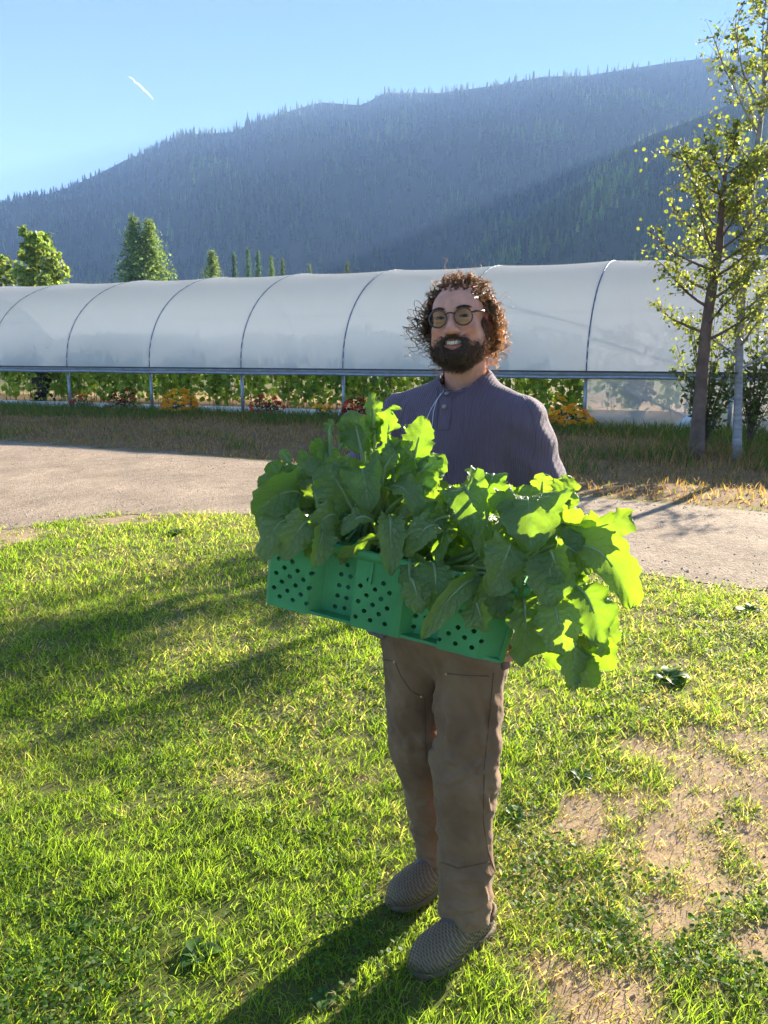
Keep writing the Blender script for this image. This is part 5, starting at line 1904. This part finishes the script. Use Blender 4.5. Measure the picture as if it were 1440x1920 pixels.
# ------------------------------------------------------------------ hair and beard
def hair_material(name, c, t):
    return mat(name, c, .45, .35, 60, trans=.35, tcol=t, spec=.5, attr=True)
m_hair = hair_material('brown_curls', (.17, .105, .055), (.70, .46, .22))
m_beard = hair_material('dark_beard', (.14, .08, .045), (.42, .25, .13))
hxs = axis((.04, .34, .0045)); hys = axis((1.92, 2.24, .0045)); hzs = axis((1.44, 1.79, .0045))
def strands(roots, dirs, length, curl_r, pitch, radius, r, grav, steps=16, puff=0.0):
    n = len(roots)
    p, d = roots.copy(), dirs / np.linalg.norm(dirs, axis=1)[:, None]
    st = (length / steps)[:, None]
    path = [p.copy()]
    for i in range(steps):
        d = d + grav * np.array((0, 0, -1)) + r.normal(0, .10, (n, 3))
        # keep off the skull
        q = hloc(p)
        e = q - np.array((0, .020, .024))
        rr = np.sqrt(((e / np.array((.078, .098, .077))) ** 2).sum(1))
        outw = (e / np.array((.078, .098, .077)) ** 2)
        outw /= np.linalg.norm(outw, axis=1)[:, None]
        d = d + (np.clip(1.08 - rr, 0, .4) * 3.0)[:, None] * (outw @ HR.T)
        d /= np.linalg.norm(d, axis=1)[:, None]
        p = p + d * st
        path.append(p.copy())
    path = np.stack(path, 1)
    m = steps * 2 + 1
    t = np.linspace(0, steps, m)
    i0 = np.minimum(t.astype(int), steps - 1)
    f = (t - i0)[None, :, None]
    path = path[:, i0] * (1 - f) + path[:, i0 + 1] * f
    T = np.gradient(path, axis=1)
    T /= np.linalg.norm(T, axis=2)[..., None] + 1e-9
    ref = r.normal(size=(n, 1, 3))
    a = np.cross(T, ref); a /= np.linalg.norm(a, axis=2)[..., None] + 1e-9
    b = np.cross(T, a)
    s = np.linspace(0, 1, m)[None] * length[:, None]
    ph = r.random((n, 1)) * 6.28 + s / pitch[:, None] * 6.28
    g = sstep(0, .35, np.linspace(0, 1, m))[None] * curl_r[:, None]
    path = path + a * (np.cos(ph) * g)[..., None] + b * (np.sin(ph) * g)[..., None]
    T = np.gradient(path, axis=1)
    T /= np.linalg.norm(T, axis=2)[..., None] + 1e-9
    a = np.cross(T, ref); a /= np.linalg.norm(a, axis=2)[..., None] + 1e-9
    b = np.cross(T, a)
    rad = radius[:, None] * (1 - .75 * np.linspace(0, 1, m)[None] ** 2)
    V = []
    for k in range(3):
        an = k * 2.094
        V.append(path + (a * math.cos(an) + b * math.sin(an)) * rad[..., None])
    V = np.stack(V, 2).reshape(-1, 3)
    i = (np.arange(n) * m * 3)[:, None, None] + (np.arange(m - 1) * 3)[None, :, None]
    k = np.arange(3)[None, None]
    k2 = (k + 1) % 3
    Q = np.stack([i + k, i + k2, i + 3 + k2, i + 3 + k], -1).reshape(-1, 4)
    return V, Q, m * 3

def hairline(q):
    """signed: > 0 where scalp hair grows (head coordinates)"""
    x, y, z = abs(q[:, 0]), q[:, 1], q[:, 2]
    front = .050 - .35 * np.clip(x - .03, 0, 1) * 1.0
    lim = np.where(y < -.045, front, np.where(y < .0, np.interp(y, [-.045, 0], [.044, .012]), np.interp(y, [0, .03, .06, .10], [.012, -.02, -.085, -.085])))
    return z - lim
r = np.random.default_rng(14)
# base volume
Hh_ = Field(hxs, hys, hzs)
Hh_.ell(hp(0, .024, .027), (.0725, .091, .069), .02, R=HR)
Hh_.ell(hp(0, .070, -.045), (.062, .040, .055), .03, R=HR)
Hh_.ell(hp(.072, .050, -.072), (.024, .030, .034), .02, R=HR)
Hh_.ell(hp(-.070, .045, -.060), (.018, .028, .036), .02, R=HR)
def cutter(P):
    q = hloc(P.reshape(-1, 3))
    return (hairline(q) * .8).reshape(P.shape[:-1])
Hh_.add(lambda P: cutter(P), (.0, 1.8, 1.4), (.4, 2.3, 1.8), .006, 'cut', 0) if False else None
sl, P = Hh_.sub((0, 1.8, 1.4), (.4, 2.3, 1.8))
Hh_.v[sl] = np.maximum(Hh_.v[sl], -cutter(P).astype(np.float32))
v, q = Hh_.mesh()
v = v + vnormals(v, q) * ((noise(v, 90, 2) - .5) * .007)[:, None]
hair = mk('hair', v, q, m_hair, PER, tint=np.full((len(v), 3), .5))
hair['label'] = 'long curly brown hair glowing at its edges'
def scalp(n, cond):
    out = []
    while sum(len(o) for o in out) < n:
        d = unit(r, n * 3)
        q = d * np.array((.075, .094, .073)) + np.array((0, .024, .029))
        nn = d / np.array((.077, .096, .081))
        nn /= np.linalg.norm(nn, axis=1)[:, None]
        ok = (hairline(q) > .0) & cond(q)
        out.append(np.concatenate([q[ok], nn[ok]], 1))
    o = np.concatenate(out)[:n]
    return o[:, :3], o[:, 3:]
SV, SQ, SC_, nS = [], [], [], 0
def grow_hair(n, cond, dirf, L, cr, pi_, rad, grav, tone):
    global nS
    cl = 8 if n > 100 else 1
    n = n // 5 + 40 * (cl > 1) if cl > 1 else n
    q, nn = scalp(n, cond)
    d = dirf(q, nn)
    V, Q, k = strands(q * HS @ HR.T + HC_, d @ HR.T, r.uniform(*L, n), r.uniform(*cr, n), r.uniform(*pi_, n), r.uniform(*rad, n) * (.7 if cl > 1 else 1), r, grav)
    tn = r.uniform(*tone, (n, 1))
    along = np.tile(np.repeat(np.linspace(.35, 1, k // 3), 3), n)[:, None]
    for c in range(cl):
        off = np.repeat(r.normal(0, .0026, (n, 3)), k, 0) * along if c else 0
        SV.append(V + off); SQ.append(Q + nS); nS += len(V)
        SC_.append(np.repeat(tn * r.uniform(.75, 1.3, (n, 1)) * np.array((1, 1, 1)), k, 0))
grow_hair(620, lambda q: (q[:, 2] > .05) | (q[:, 1] < -.03), lambda q, n: n * .55 + np.array((0, .75, .1)), (.018, .036), (.003, .006), (.014, .024), (.0007, .0013), .03, (.7, 1.6))
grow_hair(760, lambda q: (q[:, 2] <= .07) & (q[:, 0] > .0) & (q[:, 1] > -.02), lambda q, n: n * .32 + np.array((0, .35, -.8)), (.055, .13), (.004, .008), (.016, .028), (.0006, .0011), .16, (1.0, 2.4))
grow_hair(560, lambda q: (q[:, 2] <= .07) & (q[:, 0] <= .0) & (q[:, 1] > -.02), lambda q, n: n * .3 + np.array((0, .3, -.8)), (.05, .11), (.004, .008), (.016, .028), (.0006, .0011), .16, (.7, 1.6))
grow_hair(40, lambda q: (q[:, 2] > -.02) & (q[:, 1] > -.02), lambda q, n: n * 1.0 + np.array((0, .2, .1)), (.04, .09), (.006, .012), (.03, .05), (.0003, .0005), .04, (1, 2.0))
grow_hair(46, lambda q: (q[:, 0] < -.05) & (q[:, 2] < .05), lambda q, n: n * .9 + np.array((-.5, -.1, -.5)), (.08, .13), (.009, .014), (.022, .034), (.0011, .0017), .12, (.6, 1.2))
mk('curls', np.concatenate(SV), np.concatenate(SQ), m_hair, hair, tint=np.concatenate(SC_))

# beard
def beardmask(q):
    x, y, z = abs(q[:, 0]), q[:, 1], q[:, 2]
    top = np.interp(y, [-.10, -.07, -.03, .0, .012], [-.062, -.052, -.030, .004, .012])
    side = (z < top) & (y < .014) & (z > -.13) & (x > .030 - .3 * np.clip(-z - .075, 0, .1))
    chin = (z < -.082) & (y < .0)
    must = (z < -.0465) & (z > -.0585 + 8 * x * x * .4) & (x < .036) & (y < -.075)
    lips = (x < .029) & (z > -.080) & (z < -.054 + 9 * x * x)
    return (side & ~lips) | chin | must
Bf = Field(hxs, hys, hzs)
EB = lambda c, rr, k=.02, op='add': Bf.ell(hp(*c), np.array(rr) * HS, k, op, HR)
EB((0, -.068, -.101), (.036, .029, .025)); EB((0, -.046, -.096), (.045, .045, .029), .03)
for s in (-1, 1):
    EB((s * .052, -.032, -.072), (.017, .034, .034), .02); EB((s * .064, -.012, -.035), (.011, .022, .036), .02)
    Bf.cone(hp(s * .004, -.1035, -.0495), hp(s * .031, -.088, -.062), .0050, .0052, .006)
    Bf.cone(hp(s * .033, -.084, -.066), hp(s * .026, -.086, -.095), .0075, .012, .012)
EB((0, -.118, -.0655), (.031, .026, .0125), .006, 'cut')
v, q = Bf.mesh()
v = v + vnormals(v, q) * ((noise(v, 110, 2) - .5) * .006)[:, None]
beard = mk('beard', v, q, m_beard, PER, tint=np.full((len(v), 3), .75))
beard['label'] = 'full dark brown beard and moustache'
nb = vnormals(v, q)
ql = hloc(v)
ok = np.nonzero((ql[:, 1] < .02))[0]
sel = ok[r.integers(0, len(ok), 5500)]
root, nn = v[sel] + r.normal(0, .0015, (5500, 3)), nb[sel]
d = nn * .7 + np.array((0, 0, -.55)) + r.normal(0, .3, nn.shape)
mu = (ql[sel][:, 2] > -.07) & (abs(ql[sel][:, 0]) < .034)
L = np.where(mu, r.uniform(.006, .011, 5500), r.uniform(.007, .016, 5500))
V, Q, k = strands(root, d, L, r.uniform(.001, .0028, 5500), r.uniform(.008, .014, 5500), r.uniform(.0003, .0006, 5500), r, .05, steps=5)
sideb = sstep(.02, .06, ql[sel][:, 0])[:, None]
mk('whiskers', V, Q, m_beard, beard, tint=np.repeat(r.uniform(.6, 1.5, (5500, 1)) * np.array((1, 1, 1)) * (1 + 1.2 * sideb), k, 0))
# eyebrows
for s in (-1, 1):
    u = r.random(130)
    root = np.array([hp(s * (.013 + .032 * t), -.0985 + .016 * t ** 2, .0185 + .005 * math.sin(t * 2.6) + r.normal(0, .0014)) for t in u])
    d = np.array([HR @ np.array((s * .8, -.25, .25 - .5 * t)) for t in u])
    V, Q, k = strands(root, d, r.uniform(.007, .011, 130), np.full(130, .0003), np.full(130, .02), np.full(130, .00042), r, 0, steps=3)
    mk('eyebrow', V, Q, m_beard, body, tint=np.ones((len(V), 3)))
